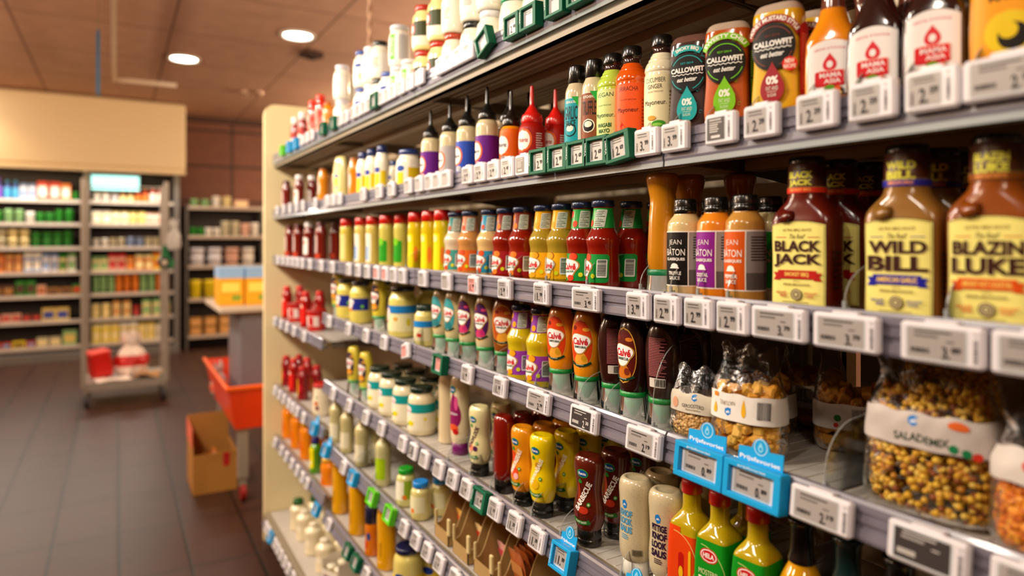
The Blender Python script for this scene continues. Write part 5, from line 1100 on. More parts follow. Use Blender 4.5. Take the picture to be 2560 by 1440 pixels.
def divider(tier, px, h=.072, L=.39):
    if (h, L) not in DV: DV[(h, L)] = divider_mesh(h, L)
    y = at(px, .01); o = empty('shelf_divider', (0.0, y, T_Z[tier]+.0006), 0, None, 'divider', 'clear shelf dividers')
    for nm, me in zip(('plate', 'clip'), DV[(h, L)]):
        c = bpy.data.objects.new(nm, me); COL.objects.link(c); c.parent = o
    DIVS.append(dict(o=o, tier=tier, y=y, h=h))
for tier, L in dict(B=(1250, 1410, 1532, 1617, 1685, 1770, 1880, 2020, 2140, 2270, 2440), C=(1020, 1200, 1282, 1372, 1474, 1608, 1684, 1752, 1827, 2120, 2375), D=(1040, 1140, 1232, 1345, 1455, 1520), E=(1180, 1232, 1290, 1335, 1408, 1560, 1655, 1760), F=(890, 935)).items():
    for px in L: divider(tier, px)
divider('D', 1640, .165, .40); divider('D', 2070, .10); divider('E', 1125)

# ------------------------------------------------------------------ display trays and sachets on the sixth shelf
M_CARD = mat('#b4925a', .7, noise=.08, scale=40, name='corrugated_card'); M_CARDIN = mat('#96774c', .75, noise=.08, scale=40, name='card_inside')
def card_tray(px, rot, label):
    x0 = .035; y = at(px, x0); o = empty('display_tray', (x0, y, T_Z['F']), rot, label, 'cardboard tray', 'open cardboard display trays')
    w2, D, hb, hf = .044, .27, .118, .035
    mb = MB(); t = .0025
    mb.box(0, D, -w2, w2, .0005, t, M_CARDIN); mb.box(0, t, -w2, w2, t, hf, M_CARD); mb.box(D-t, D, -w2, w2, t, hb, M_CARDIN)
    for s_ in (-1, 1):
        P = [(0, t), (0, hf)]+[(.012+.05*i/6, hf+(hb-hf)*(.5-.5*math.cos(PI*i/6))) for i in range(7)]+[(D, hb), (D, t)]
        mb.extrude(P, s_*w2-(t if s_ > 0 else 0), s_*w2+(0 if s_ > 0 else t), M_CARD)
        mb.bbox(-.001, .007, s_*w2-.007, s_*w2+.007 if s_ < 0 else s_*w2, .03, .075, mat('#d8c48a', .7), .002)
    mb.obj('tray', o)
    for k in range(4):
        pass
    return o, x0, y
def sachet(x, y, z, lean, yaw, c1, c2, label, W=.062, H=.10, T=.008, grp='sauce sachets in the trays'):
    mb = MB(); n = 10; vs = []; fs = []
    Ms = mat(c1, .3, coat=.4)
    for side in (-1, 1):
        for i in range(n+1):
            for j in range(n+1):
                u, v = -1+2*i/n, -1+2*j/n; q = T/2*(1-abs(u)**2.5)*(1-abs(v)**3); vs.append((side*q+.001*math.sin(7*u+5*v), u*W/2, (v+1)*H/2))
    m1 = (n+1)**2
    for i in range(n):
        for j in range(n):
            a = i*(n+1)+j; fs.append((a, a+1, a+n+2, a+n+1)); fs.append(tuple(m1+q for q in (a, a+n+1, a+n+2, a+1)))
    mb.add(vs, fs, Ms, True)
    S = Flat(-T/2); draw(S, [('rr',c2,0,H*62,W*80,H*28,.3),('drop','#3a8a2a',W*15,H*30,W*30,H*30),('e','#e8a020',-W*16,H*26,W*40,H*20)], mb, .0006)
    me = mb.mesh('sauce_sachet'); o = bpy.data.objects.new('sauce_sachet', me); COL.objects.link(o)
    o.location = (x, y, z); o.rotation_euler = (0, lean, yaw); tag(o, label, 'sachet', grp); return o
names = ['leftmost', 'second from the left', 'third from the left', 'fourth from the left', 'fifth from the left', 'sixth from the left']
for i, px in enumerate((1103, 1150, 1205, 1268, 1385, 1500)):
    o, x0, y = card_tray(px, 0, 'open brown cardboard tray on sixth shelf, '+names[i])
    pal = [('#e8b04a','#e0582a'),('#e8c88a','#c83a2a'),('#e8a8a0','#d8505a'),('#b8602a','#c8884a'),('#f0b020','#e8d090'),('#c8a070','#8a4a20')][i]
    if i == 3: nS = 14
    else: nS = 2
    for k in range(nS):
        xx = x0+.045+k*(.0145 if i == 3 else .04)
        sachet(xx if i == 3 else xx+.03, y, T_Z['F']+.004, -.22, 0, pal[0], pal[1], 'flat sauce sachet in the '+names[i]+' cardboard tray, '+['front','second','third','fourth','fifth','sixth','seventh','eighth','ninth','tenth','eleventh','twelfth','thirteenth','last'][k]+' in line', H=.11 if i == 3 else .07)
# ------------------------------------------------------------------ the far side: cooled cabinets and shelves
YF = 10.9
M_GREY = mat('#6e6964', .45, .3, name='cabinet_metal'); M_DKC = mat('#2c211c', .6, name='cabinet_inside')
cab = empty('cooling_cabinet', (0, 0, 0), 0, 'open cooling cabinet with cream canopy at the aisle end', 'cabinet')
MB().bbox(-4.2, .10, 10.40, 11.4, 2.56, 3.48, mat('#f0dcae', .5, name='canopy_laminate'), .03).obj('canopy', cab)
MB().box(-4.2, .05, 11.3, 11.4, .1, 2.56, M_DKC).obj('back_wall', cab)
MB().box(-4.2, .05, 10.75, 11.3, .0, .10, M_GREY).obj('kick_plate', cab)
MB().box(-4.2, .05, 10.85, 11.3, .10, .14, M_DKC).obj('floor_pan', cab)
for x in (-4.15, -1.08, .02): MB().box(x-.035, x+.035, 10.84, 11.3, .0, 2.56, M_GREY).obj('side_panel', cab)
FZ = [.18, .52, .86, 1.17, 1.50, 1.82, 2.13]
for z in FZ:
    mb = MB(); mb.box(-4.1, -1.12, 10.90, 11.29, -.025, -.001, M_GREY); mb.box(-1.04, -.02, 10.90, 11.29, -.025, -.001, M_GREY); S = mb.obj('shelf', cab); S.location.z = z
    MB().box(-4.1, -.02, 10.885, 10.897, -.035, .01, mat('#c0b4a8', .4)).obj('label_strip', S)
area_c = []
for x0, x1 in ((-3.2, -1.2), (-1.0, -.05)):
    L = bpy.data.lights.new('cabinet_tube_light', 'AREA'); L.shape = 'RECTANGLE'; L.size = x1-x0; L.size_y = .06; L.energy = 26*(x1-x0); L.color = (1, .93, .82)
    o = bpy.data.objects.new('cabinet_tube_light', L); COL.objects.link(o); o.parent = cab; o.location = ((x0+x1)/2, 10.60, 2.52); o.rotation_euler = (math.radians(-25), 0, 0)
    MB().box(x0, x1, 10.58, 10.62, 2.54, 2.558, mat('#fff2e0', emit=2.0)).obj('tube', cab)
MB().box(-4.2, .10, 10.40, 10.43, 2.50, 2.56, mat('#f0dcae', .5, name='canopy_laminate')).obj('added_canopy_lip', cab)  # lip added to screen the glowing tubes from the aisle
SC = empty('lit_screen', (-.74, 10.87, 2.28), 0, 'pale cyan lit sign above the cabinet top shelf', 'sign')
MB().bbox(-.30, .30, 0, .03, 0, .22, mat('#2a6a70', .4), .004).obj('frame', SC)
MB().box(-.285, .285, -.003, 0, .015, .205, mat('#a8f0f0', emit=1.3, name='lit_cyan_panel')).obj('panel', SC)
MB().tube((-.28, .015, .22), (-.28, .015, .27), .006, M_GREY).obj('hanger', SC); MB().tube((.28, .015, .22), (.28, .015, .27), .006, M_GREY).obj('hanger', SC)

rk = empty('back_shelving', (0, 0, 0), 0, 'dark shelving rack right of the cooling cabinet', 'shelving')
MB().box(.14, 2.4, 11.32, 11.4, .0, 2.12, M_DKC).obj('back_panel', rk)
for x in (.14, 1.2, 2.3): MB().box(x, x+.03, 10.94, 11.32, 0, 2.12, M_GREY).obj('side_panel', rk)
RZ = [.20, .74, 1.22, 1.66, 2.09]
for z in RZ:
    mb = MB(); mb.box(.175, 1.195, 10.92, 11.31, -.03, -.001, M_GREY); mb.box(1.235, 2.295, 10.92, 11.31, -.03, -.001, M_GREY); S = mb.obj('shelf', rk); S.location.z = z
    MB().box(.175, 2.295, 10.905, 10.918, -.04, .008, mat('#b8a898', .4)).obj('label_strip', S)

FAR = {}
def far_mesh(shape, c1, c2, w_, h_):
    k = (shape, c1, c2, w_, h_)
    if k in FAR: return FAR[k]
    mb = MB(); a, b = mat(c1, .35), mat(c2, .35)
    if shape == 'tub':
        r = w_/2*100; H = h_*100
        Body([(0,r*.8,r*.8),(.2,r*.84,r*.84),(H*.82,r*.96,r*.96),(H*.84,r,r),(H*.98,r,r),(H,r*.94,r*.94),(H,0,0)], smooth=False).build(mb, a, 20, zones=[(H*.2,a),(H*.66,b),(H*.83,a),(999,a if c2 == c1 else mat(c2,.35))])
    elif shape == 'bottle':
        r = w_/2*100; H = h_*100
        Body([(0,r*.9,r*.9),(H*.1,r,r),(H*.62,r,r),(H*.8,r*.5,r*.5),(H*.86,r*.45,r*.45),(H*.87,r*.5,r*.5),(H,r*.5,r*.5),(H,0,0)], smooth=False).build(mb, a, 18, zones=[(H*.2,a),(H*.55,b),(H*.86,a),(999,b)])
    elif shape == 'carton':
        mb.bbox(-w_/2, w_/2, -w_/2, w_/2, 0, h_*.78, a, .003)
        mb.add([(-w_/2,-w_/2,h_*.78),(w_/2,-w_/2,h_*.78),(w_/2,w_/2,h_*.78),(-w_/2,w_/2,h_*.78),(-w_/2,0,h_),(w_/2,0,h_)], [(0,1,5,4),(2,3,4,5),(0,4,3),(1,2,5)], b)
        mb.box(-w_*.4, w_*.4, -w_/2-.001, -w_/2, h_*.15, h_*.6, b)
    else:
        mb.bbox(-w_/2, w_/2, -w_*.35, w_*.35, 0, h_, a, .004); mb.box(-w_*.38, w_*.38, -w_*.35-.001, -w_*.35, h_*.2, h_*.75, b)
    FAR[k] = mb.mesh(dict(tub='lidded_tub', bottle='drink_bottle', carton='drink_carton', box='meal_box')[shape]); return FAR[k]
NAMEC = {'#3a4aa0':'blue','#7a4ac0':'purple','#e8e8f0':'white','#d8401c':'red','#e8822a':'orange','#f0e0a0':'cream','#2a8a2a':'green','#e8d020':'yellow','#c8c0a0':'beige','#8ab87a':'pale green','#b86a3a':'rust','#8aa0c8':'grey-blue','#5a3a2a':'dark brown','#c83a3a':'crimson','#e8b8a0':'pink','#b08040':'brown','#e0c870':'straw','#f4f0e4':'off-white','#d8a060':'tan','#40a0d0':'sky blue'}
ORD = ['first','second','third','fourth','fifth','sixth','seventh','eighth','ninth','tenth','eleventh','twelfth','thirteenth','fourteenth','fifteenth','sixteenth','seventeenth','eighteenth','nineteenth','twentieth']
def fill(x0, x1, z, items, zone, hmul=1.0, y=10.99, stack=1, gap=0.006, seed=0):
    R = random.Random(seed+int(z*100)); x = x0; i = 0
    while True:
        shape, c1, c2, w_, h_ = items[int((x-x0)/(x1-x0)*len(items)) % len(items)]
        if x+w_ > x1: break
        h2 = round(h_*hmul, 3); ns = stack
        for s_ in range(ns):
            me = far_mesh(shape, c1, c2, w_, h2); o = bpy.data.objects.new(me.name.split('.')[0], me); COL.objects.link(o)
            o.location = (x+w_/2, y+R.uniform(-.01, .02) if s_ == 0 else y, z+s_*h2+.0005)
            nm = dict(tub='tub', bottle='bottle', carton='carton', box='box')[shape]
            c = NAMEC[c1]+(' and '+NAMEC[c2] if c2 != c1 else '')
            tag(o, f'blurred {c} {nm} on the {zone}, {ORD[i] if i < 20 else "last"} from left'+(', upper' if s_ == 1 else ''), nm, 'far goods on the '+zone)
        x += w_+gap+R.uniform(0, .012); i += 1
# section A: left part of the cabinet, section B: middle part
LA, LB, MA, MB_ = -2.35, -1.14, -1.02, -.05
B_ = 'bottle'; T_ = 'tub'; C_ = 'carton'; X_ = 'box'
fill(LA, LB, FZ[6], [(B_,'#8aa0c8','#e8e8f0',.08,.24),(B_,'#3a4aa0','#7a4ac0',.075,.27),(B_,'#3a4aa0','#40a0d0',.075,.25),(C_,'#e8e8f0','#8aa0c8',.08,.22),(X_,'#d8401c','#f4f0e4',.12,.25),(X_,'#e8822a','#f4f0e4',.11,.23),(T_,'#e8e8f0','#2a8a2a',.08,.12)], 'left cabinet top shelf')
fill(MA, MB_, FZ[6], [(T_,'#e8e8f0','#f4f0e4',.1,.13),(T_,'#f4f0e4','#e8e8f0',.1,.12),(B_,'#e8822a','#f0e0a0',.08,.16),(B_,'#d8401c','#e8822a',.08,.18),(B_,'#d8401c','#f4f0e4',.08,.22),(B_,'#d8401c','#e8822a',.09,.24)], 'middle cabinet top shelf')
fill(LA, LB, FZ[5], [(T_,'#e8d020','#e8d020',.11,.17),(T_,'#f0e0a0','#2a8a2a',.10,.16),(T_,'#c8c0a0','#8ab87a',.10,.18),(T_,'#8ab87a','#f4f0e4',.10,.15),(T_,'#e8b8a0','#2a8a2a',.10,.14),(T_,'#f4f0e4','#2a8a2a',.10,.19),(T_,'#f0e0a0','#2a8a2a',.11,.18)], 'left cabinet sixth shelf')
fill(MA, MB_, FZ[5], [(C_,'#f0e0a0','#f4f0e4',.11,.19),(C_,'#f4f0e4','#f0e0a0',.09,.18),(C_,'#f0e0a0','#e0c870',.09,.18),(C_,'#f4f0e4','#e8b8a0',.10,.17),(C_,'#f4f0e4','#e8b8a0',.12,.19)], 'middle cabinet sixth shelf')
fill(LA, LB, FZ[4], [(T_,'#8ab87a','#c8c0a0',.12,.12),(T_,'#c8c0a0','#f0e0a0',.11,.12),(T_,'#f0e0a0','#2a8a2a',.11,.10),(T_,'#8ab87a','#2a8a2a',.11,.11)], 'left cabinet fifth shelf', stack=2)
fill(MA, MB_, FZ[4], [(T_,'#b86a3a','#f4f0e4',.09,.12),(T_,'#d8a060','#c8c0a0',.09,.13),(T_,'#e8d020','#8aa0c8',.10,.14),(T_,'#3a4aa0','#c8c0a0',.09,.14),(T_,'#e0c870','#e8d020',.10,.14)], 'middle cabinet fifth shelf')
fill(LA, LB, FZ[3], [(C_,'#8ab87a','#c8c0a0',.08,.26),(C_,'#e8822a','#b86a3a',.09,.26),(C_,'#b86a3a','#d8a060',.08,.24),(C_,'#8aa0c8','#f4f0e4',.09,.26),(C_,'#e8e8f0','#8aa0c8',.08,.25),(C_,'#f0e0a0','#2a8a2a',.08,.24),(C_,'#f4f0e4','#8ab87a',.09,.25)], 'left cabinet fourth shelf')
fill(MA, MB_, FZ[3], [(C_,'#f0e0a0','#8ab87a',.09,.2),(C_,'#e8b8a0','#c83a3a',.10,.24),(C_,'#d8a060','#e8822a',.09,.2),(C_,'#e8822a','#f0e0a0',.10,.22),(C_,'#e8d020','#e8822a',.09,.25),(C_,'#c83a3a','#e8b8a0',.09,.22)], 'middle cabinet fourth shelf')
fill(LA, LB, FZ[2], [(X_,'#40a0d0','#5a3a2a',.1,.12),(X_,'#5a3a2a','#b08040',.12,.15),(X_,'#2a8a2a','#5a3a2a',.10,.2),(X_,'#e8b8a0','#b86a3a',.10,.14),(X_,'#b08040','#5a3a2a',.13,.1),(X_,'#2a8a2a','#d8401c',.1,.14)], 'left cabinet third shelf')
fill(MA, MB_, FZ[2], [(T_,'#e0c870','#8ab87a',.085,.12),(T_,'#e0c870','#e8822a',.085,.13),(T_,'#f0e0a0','#8ab87a',.085,.13),(T_,'#d8a060','#e8822a',.085,.12)], 'middle cabinet third shelf', stack=2)
fill(LA, LB, FZ[1], [(X_,'#c83a3a','#e8b8a0',.1,.1),(X_,'#e8b8a0','#c83a3a',.1,.11),(X_,'#5a3a2a','#c83a3a',.1,.1),(X_,'#e0c870','#3a4aa0',.15,.17),(X_,'#d8401c','#f4f0e4',.2,.19)], 'left cabinet second shelf')
fill(MA, MB_, FZ[1], [(C_,'#e0c870','#f0e0a0',.09,.2),(C_,'#f0e0a0','#d8a060',.09,.23),(C_,'#5a3a2a','#c83a3a',.08,.15),(C_,'#f0e0a0','#8ab87a',.10,.24),(C_,'#d8a060','#8ab87a',.09,.2)], 'middle cabinet second shelf', gap=.03)
fill(LA, LB, FZ[0], [(X_,'#40a0d0','#e8e8f0',.1,.08),(X_,'#d8401c','#40a0d0',.1,.08),(X_,'#e8d020','#5a3a2a',.14,.09),(X_,'#c83a3a','#8aa0c8',.1,.08),(X_,'#c8c0a0','#f0e0a0',.13,.12),(X_,'#8ab87a','#e0c870',.16,.2),(X_,'#f0e0a0','#e8d020',.13,.26)], 'left cabinet lowest shelf')
fill(MA, MB_, FZ[0], [(C_,'#e8d020','#f0e0a0',.1,.27),(C_,'#e0c870','#f4f0e4',.1,.27),(C_,'#f0e0a0','#e0c870',.1,.25),(C_,'#f4f0e4','#c8c0a0',.11,.24)], 'middle cabinet lowest shelf')
fill(.2, 1.18, RZ[4], [(T_,'#c8c0a0','#8ab87a',.12,.11),(T_,'#f0e0a0','#f4f0e4',.11,.16),(T_,'#c8c0a0','#f0e0a0',.12,.16),(X_,'#e8b8a0','#f0e0a0',.2,.11),(X_,'#b86a3a','#e8822a',.16,.18)], 'back rack top shelf', gap=.03, y=11.0)
fill(.2, 1.18, RZ[3], [(T_,'#f4f0e4','#2a8a2a',.09,.12),(T_,'#8ab87a','#f4f0e4',.1,.12),(T_,'#f4f0e4','#c8c0a0',.12,.22),(T_,'#f4f0e4','#e8b8a0',.13,.19),(T_,'#c8c0a0','#f4f0e4',.12,.2)], 'back rack fourth shelf', y=11.0)
fill(.2, 1.18, RZ[2], [(T_,'#f4f0e4','#e8e8f0',.2,.13),(T_,'#f4f0e4','#e8b8a0',.2,.13),(T_,'#e8e8f0','#f4f0e4',.18,.13)], 'back rack third shelf', stack=2, gap=.03, y=11.02)
fill(.2, 1.18, RZ[1], [(T_,'#e8d020','#e8d020',.16,.27),(T_,'#5a3a2a','#5a3a2a',.12,.25),(T_,'#e8d020','#5a3a2a',.15,.27)], 'back rack second shelf', gap=.02, y=11.0)
fill(.2, 1.18, RZ[0], [(X_,'#b08040','#d8a060',.16,.13),(X_,'#d8a060','#b08040',.17,.12)], 'back rack lowest shelf', stack=2, gap=.03, y=11.0)

# ------------------------------------------------------------------ tall roll cage trolley
rc = empty('roll_trolley', (-.65, 7.95, 0), 0, 'tall grey wire-sided roll trolley parked before the cooling cabinet', 'trolley')
M_STEEL = mat('#9a9389', .4, .3, name='galvanised_steel')
X1, X2, Ya, Yb = -.35, .35, -.34, .34
for x in (X1, X2):
    for y in (Ya, Yb): MB().tube((x, y, .2), (x, y, 2.18), .024, M_STEEL, 12).obj('post', rc)
for x in (X1, X2):
    mb = MB()
    for z in (.45, .8, 1.15, 1.5, 1.85, 2.16): mb.tube((x, Ya, z), (x, Yb, z), .008, M_STEEL, 8)
    for k in range(1, 6): mb.tube((x, Ya+k*.113, .25), (x, Ya+k*.113, 2.16), .004, M_STEEL, 6)
    mb.obj('side_frame', rc)
mb = MB(); mb.bbox(X1, X2, Ya, Yb, .19, .225, M_STEEL, .006); mb.box(X1, X2, Ya-.01, Ya, .16, .235, M_STEEL); mb.obj('base', rc)
MB().tube((X1, Yb, 2.16), (X2, Yb, 2.16), .012, M_STEEL, 8).obj('top_bar', rc)
for x in (X1+.02, X2-.02):
    for y in (Ya+.05, Yb-.05):
        c = MB().box(x-.025, x+.025, y-.02, y+.02, .10, .19, M_STEEL).obj('caster', rc)
        MB().tube((x-.017, y, .062), (x+.017, y, .062), .062, mat('#26282c', .5), 20).obj('wheel', c)
bx = empty('red_crate', (-.86, 7.93, .227), .25, 'red plastic crate standing on end on the trolley', 'crate')
mb = MB(); mb.bbox(-.085, .085, -.11, .11, 0, .26, mat('#c4160c', .35), .012, Matrix.Rotation(-.12, 4, 'Y') @ Matrix.Translation((0, 0, .012))); mb.obj('shell', bx)
MB().bbox(-.09, .09, -.115, .115, .235, .262, mat('#e8402c', .35), .006, Matrix.Rotation(-.12, 4, 'Y') @ Matrix.Translation((0, 0, .012))).obj('rim', bx)
def crumple(W, D, H, m, seed, bands=None, N=30, K=16):
    R = random.Random(seed); mb = MB(); vs = []
    for k in range(K+1):
        t = k/K; s_ = (math.sin(PI*min(1, t*1.15+.12))**.5 if t < .8 else .75)*(1-.35*t)
        for j in range(N):
            a = 2*PI*j/N; q = 1+.10*math.sin(5*a+seed+t*9)+.08*math.sin(9*a-t*14)+.05*R.uniform(-1, 1)
            vs.append((W/2*s_*q*math.cos(a), D/2*s_*q*math.sin(a), H*t+(.02*math.sin(3*a+seed) if t > .7 else 0)))
    for k in range(K):
        mm = m
        if bands and bands[0] < (k+.5)/K < bands[1]: mm = bands[2]
        fs = [(k*N+j, k*N+(j+1) % N, (k+1)*N+(j+1) % N, (k+1)*N+j) for j in range(N)]
        if k == 0: base = len(mb.v); mb.add(vs, [], mm)
        i = mb.mi(mm)
        for f in fs: mb.f.append(tuple(q+base for q in f)); mb.m.append(i); mb.sm.append(True)
    mb.f.append(tuple(range(N))[::-1]); mb.m.append(0); mb.sm.append(False)
    return mb
o = crumple(.34, .26, .42, mat('#ecdcd2', .5), 3, (.22, .5, mat('#c41a14', .45))).obj('shopping_bag'); o.location = (-.60, 7.92, .227)
tag(o, 'crumpled white and red plastic bag on the trolley', 'bag')
def sheet(W, D, m, name, loc, rz, amp=.02, z1=.004):
    n = 14; vs = []; fs = []
    for s_ in (0, 1):
        for i in range(n+1):
            for j in range(n+1):
                x, y = -W/2+W*i/n, -D/2+D*j/n; vs.append((x, y, amp*(1+math.sin(x*22+y*9)*math.cos(y*26))*.5+s_*z1+.001))
    q = (n+1)**2
    for i in range(n):
        for j in range(n):
            a = i*(n+1)+j; fs.append((a, a+1, a+n+2, a+n+1)); fs.append(tuple(q+t for t in (a, a+n+1, a+n+2, a+1)))
    mb = MB().add(vs, fs, m, True); o = mb.obj(name); o.location = loc; o.rotation_euler = (0, 0, rz); return o
tag(sheet(.30, .18, mat('#f4ece6', .6), 'paper_sheets', (-.76, 7.715, .228), .2, .015), 'white crumpled paper lying at the front of the trolley', 'paper')
tag(sheet(.22, .30, mat('#b48a58', .7), 'flattened_cardboard', (-.445, 7.78, .228), -.3, .05), 'flattened brown cardboard lying right on the trolley', 'cardboard')
td = empty('tape_dispenser', (-.31, 7.56, 1.38), .2, 'green tape dispenser hooked on the right trolley post', 'dispenser')
mb = MB(); 
P = [(-.05, -.06), (.06, -.05), (.08, .0), (.03, .05), (.01, .17), (-.03, .16), (-.035, .04), (-.07, 0)]
n = len(P); mb.add([(x, y, z) for y in (-.03, .0) for x, z in P], [tuple(range(n)), tuple(range(n, 2*n))[::-1]]+[(i, (i+1) % n, n+(i+1) % n, n+i) for i in range(n)], mat('#0c7a44', .35)); mb.obj('grip', td)
mb = MB(); mb.tube((-.02, -.035, .0), (-.02, .005, .0), .055, mat('#2a3230', .4), 20); mb.tube((-.02, -.037, .0), (-.02, .007, .0), .025, mat('#d8c8b0', .4), 16); mb.obj('tape_roll', td)
o = crumple(.14, .10, .30, clear('hanging_bag_film', '#f4f2ee', .2, .45, bump=.6), 8).obj('hanging_plastic_bag'); o.location = (-.24, 7.50, 1.50)
tag(o, 'thin clear plastic bag hanging above the green tape dispenser', 'bag')

# ------------------------------------------------------------------ orange order cart with its load
oc = empty('order_cart', (0, 0, 0), 0, 'bright orange tray cart half hidden behind the cream end panel', 'cart')
M_OR = mat('#e23a06', .38, coat=.2, name='orange_tray_plastic')
xa, xb, ya, yb, zb, zt = -.16, .46, 4.35, 5.55, .45, .71
mb = MB(); i_ = .05; t = .012
V = [(xa+i_, ya+i_, zb), (xb-i_, ya+i_, zb), (xb-i_, yb-i_, zb), (xa+i_, yb-i_, zb), (xa, ya, zt), (xb, ya, zt), (xb, yb, zt), (xa, yb, zt),
     (xa+t, ya+t, zt), (xb-t, ya+t, zt), (xb-t, yb-t, zt), (xa+t, yb-t, zt), (xa+i_+t, ya+i_+t, zb+t), (xb-i_-t, ya+i_+t, zb+t), (xb-i_-t, yb-i_-t, zb+t), (xa+i_+t, yb-i_-t, zb+t)]
F = [(0,3,2,1)]+[(k, (k+1) % 4, 4+(k+1) % 4, 4+k) for k in range(4)]+[(4+k, 4+(k+1) % 4, 8+(k+1) % 4, 8+k) for k in range(4)]+[(8+k, 8+(k+1) % 4, 12+(k+1) % 4, 12+k) for k in range(4)]+[(12,13,14,15)]
mb.add(V, F, M_OR); mb.obj('tray', oc)
mb = MB()
for (p, q) in (((xa-.012, ya), (xa-.012, yb)), ((xa-.012, ya-.012), (xb, ya-.012))):
    mb.bbox(min(p[0], q[0]), max(p[0], q[0])+.02, min(p[1], q[1]), max(p[1], q[1])+.02, zt-.012, zt+.012, mat('#f4600c', .35), .004)
mb.obj('rim', oc)
M_LEG = mat('#9a958a', .4, .4)
for x in (-.06, .36):
    for y in (4.45, 5.40):
        MB().bbox(x-.03, x+.03, y-.03, y+.03, .14, zb+.005, M_LEG, .004).obj('leg', oc)
        c = MB().box(x-.02, x+.02, y-.02, y+.02, .09, .14, M_LEG).obj('caster', oc)
        MB().tube((x-.015, y, .052), (x+.015, y, .052), .052, mat('#8a1c1a', .4), 20).obj('wheel', c)
gb = empty('grey_bin', (.17, 4.85, .465), 0, 'grey plastic bin standing in the orange cart tray', 'bin')
MB().bbox(-.215, .235, -.17, .33, 0, .665, mat('#6d6a70', .5, name='grey_bin_plastic'), .01).obj('body', gb)
tp = MB().bbox(-.34, .27, -.22, .60, .667, .70, mat('#b9a994', .5), .006).obj('board', None); tp.name = 'counter_board'; tp.location = (.17, 4.85, .465)
tag(tp, 'pale board lying across the top of the grey bin', 'board')
for i, (x, y) in enumerate(((-.072, 4.95), (.092, 4.93))):
    c = empty('product_carton', (x, y, 1.166), 0, ('left' if i == 0 else 'right')+' yellow and sky blue carton on the cart board', 'carton', 'yellow cartons on the cart')
    MB().bbox(-.077, .077, -.12, .12, 0, .25, mat('#f0a814', .5), .003).obj('box', c)
    mb = MB(); mb.box(-.0775, .0775, -.1206, .1206, .18, .251, mat('#8fb4dc', .5)); mb.box(-.06, .05, -.1207, -.120, .09, .15, mat('#f6e060', .5)); mb.box(.0, .06, -.1208, -.120, .03, .07, mat('#8aa02a', .5)); mb.obj('print', c)
o = crumple(.16, .16, .24, clear('cart_bag_film', '#f4ece4', .2, .4, bump=.5), 5, (.1, .35, mat('#d86a50', .5))).obj('plastic_bag'); o.location = (-.085+.0, 5.38, .465)
o.scale = (.8, .8, 1); tag(o, 'clear bag with pink goods left of the grey bin', 'bag')
# cardboard box on the floor
cb = empty('cardboard_box', (-.19, 4.87, 0), 0, 'open brown cardboard box on the floor under the cart', 'box')
mb = MB(); w2, dd, h, t = .13, .20, .25, .005; MC2 = mat('#a8732c', .75, noise=.06, scale=15, name='floor_box_card')
mb.box(-w2, w2, -dd, dd, .001, t, MC2); mb.box(-w2, w2, -dd, -dd+t, t, h, MC2); mb.box(-w2, w2, dd-t, dd, t, h, MC2); mb.box(-w2, -w2+t, -dd+t, dd-t, t, h+.05, MC2); mb.box(w2-t, w2, -dd+t, dd-t, t, h, MC2); mb.obj('body', cb)
MB().box(-w2, w2, dd-t, dd, h, h+.17, MC2).obj('flap', cb)
MB().box(-w2-.004, -w2, -dd+.02, dd-.02, h+.04, h+.16, mat('#d8684a', .7), None).obj('flap', cb)
MB().box(.045, .085, -dd-.001, -dd, h-.09, h-.005, mat('#b0140c', .6)).obj('sticker', cb)
o = crumple(.2, .3, .19, mat('#c87a3c', .3, coat=.5), 11).obj('wrapped_goods'); o.location = (-.19, 4.87, .008); tag(o, 'shiny orange wrapped goods inside the floor cardboard box', 'package')

# ------------------------------------------------------------------ names for every single thing
for p in PLACED: p['grp'] = (p['look'], p['tier'])
from collections import defaultdict
G_ = defaultdict(list)
for p in PLACED: G_[p['grp']].append(p)
def place_words(q, Q):
    "position of q among the look-alikes Q on one shelf"
    ys = sorted({round(a['y'], 1+1) for a in Q}, reverse=True)
    cols = []
    for a in sorted(Q, key=lambda a: -a['y']):
        if not cols or abs(cols[-1]-a['y']) > .025: cols.append(a['y'])
    ci = min(range(len(cols)), key=lambda i: abs(cols[i]-q['y']))
    w_ = []
    same = [a for a in Q if abs(a['y']-cols[ci]) <= .025]
    if len({a['row'] for a in same}) > 1: w_.append(['front', 'second', 'third', 'fourth', 'fifth'][q['row']]+' row')
    if len({a['lift'] for a in same}) > 1: w_.append('upper' if q['lift'] else 'lower')
    if len(cols) > 1: w_.append(['leftmost', 'second from left', 'third from left', 'fourth from left', 'fifth from left', 'sixth from left', 'seventh from left'][ci])
    return w_
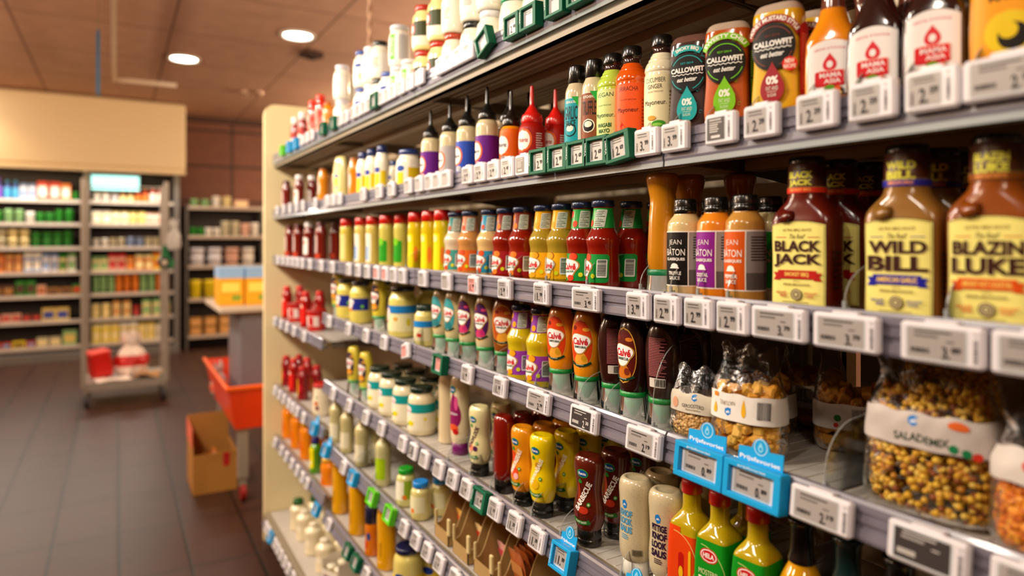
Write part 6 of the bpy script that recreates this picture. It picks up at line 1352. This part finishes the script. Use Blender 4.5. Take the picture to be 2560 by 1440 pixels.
for k, Q in G_.items():
    for q in Q:
        w_ = place_words(q, Q)
        q['o']['label'] = q['look']+' on '+T_N[q['tier']].replace(' shelf', ' shelf')+(', '+', '.join(w_) if w_ else '')
        if len(q['o']['label'].split()) > 16: q['o']['label'] = q['o']['label'].replace(' from left', '')
        q['o']['group'] = q['group']
KN = {'w': 'white', 'W': 'wide white', 'D': 'dark-screened', 'WD': 'wide dark-screened', 'P': 'pink-screened'}
HN = {'g': 'green-framed', 'b': 'blue-framed', 'bp': 'blue-framed paddle-topped', 'l': 'lime-framed'}
G_ = defaultdict(list)
for t in TAGS:
    t['look'] = (HN[t['holder']]+' ' if t['holder'] else KN[t['kind']]+' ')+'price tag'+(' reading '+t['price'] if t['price'] else '')
    G_[(t['look'], t['tier'])].append(t)
CARD = ['first','second','third','fourth','fifth','sixth','seventh','eighth','ninth','tenth','eleventh','twelfth','thirteenth','fourteenth','fifteenth','sixteenth','seventeenth','eighteenth','nineteenth','twentieth','twenty-first','twenty-second','twenty-third','twenty-fourth']
for k, Q in G_.items():
    Q.sort(key=lambda a: -a['y'])
    for i, t in enumerate(Q):
        t['o']['label'] = t['look']+' on the '+T_N[t['tier']]+' rail'+(', '+CARD[i]+' from left' if len(Q) > 1 else ''); t['o']['group'] = 'price tags on the shelf rails'
G_ = defaultdict(list)
for t in DIVS: G_[(.1 if t['h'] > .08 else .07, t['tier'])].append(t)
for k, Q in G_.items():
    Q.sort(key=lambda a: -a['y'])
    for i, t in enumerate(Q): t['o']['label'] = ('tall ' if k[0] > .08 else '')+'clear plastic divider on the '+T_N[k[1]]+(', '+CARD[i]+' from left' if len(Q) > 1 else '')

same = defaultdict(list)
for p in PLACED: same[p['o']['label']].append(p['o'])
for k, Q in same.items():
    if len(Q) > 1:
        Q.sort(key=lambda o: (round(o.location.x, 2), -o.location.y))
        for i, o in enumerate(Q): o['label'] = o['label']+', '+['front one', 'second one back', 'third one back', 'fourth one back'][i]
for o in bpy.data.objects:
    if 'label' in o and 'category' in o and len(o['label'].split()) > 16: print('LONG', o['label'])
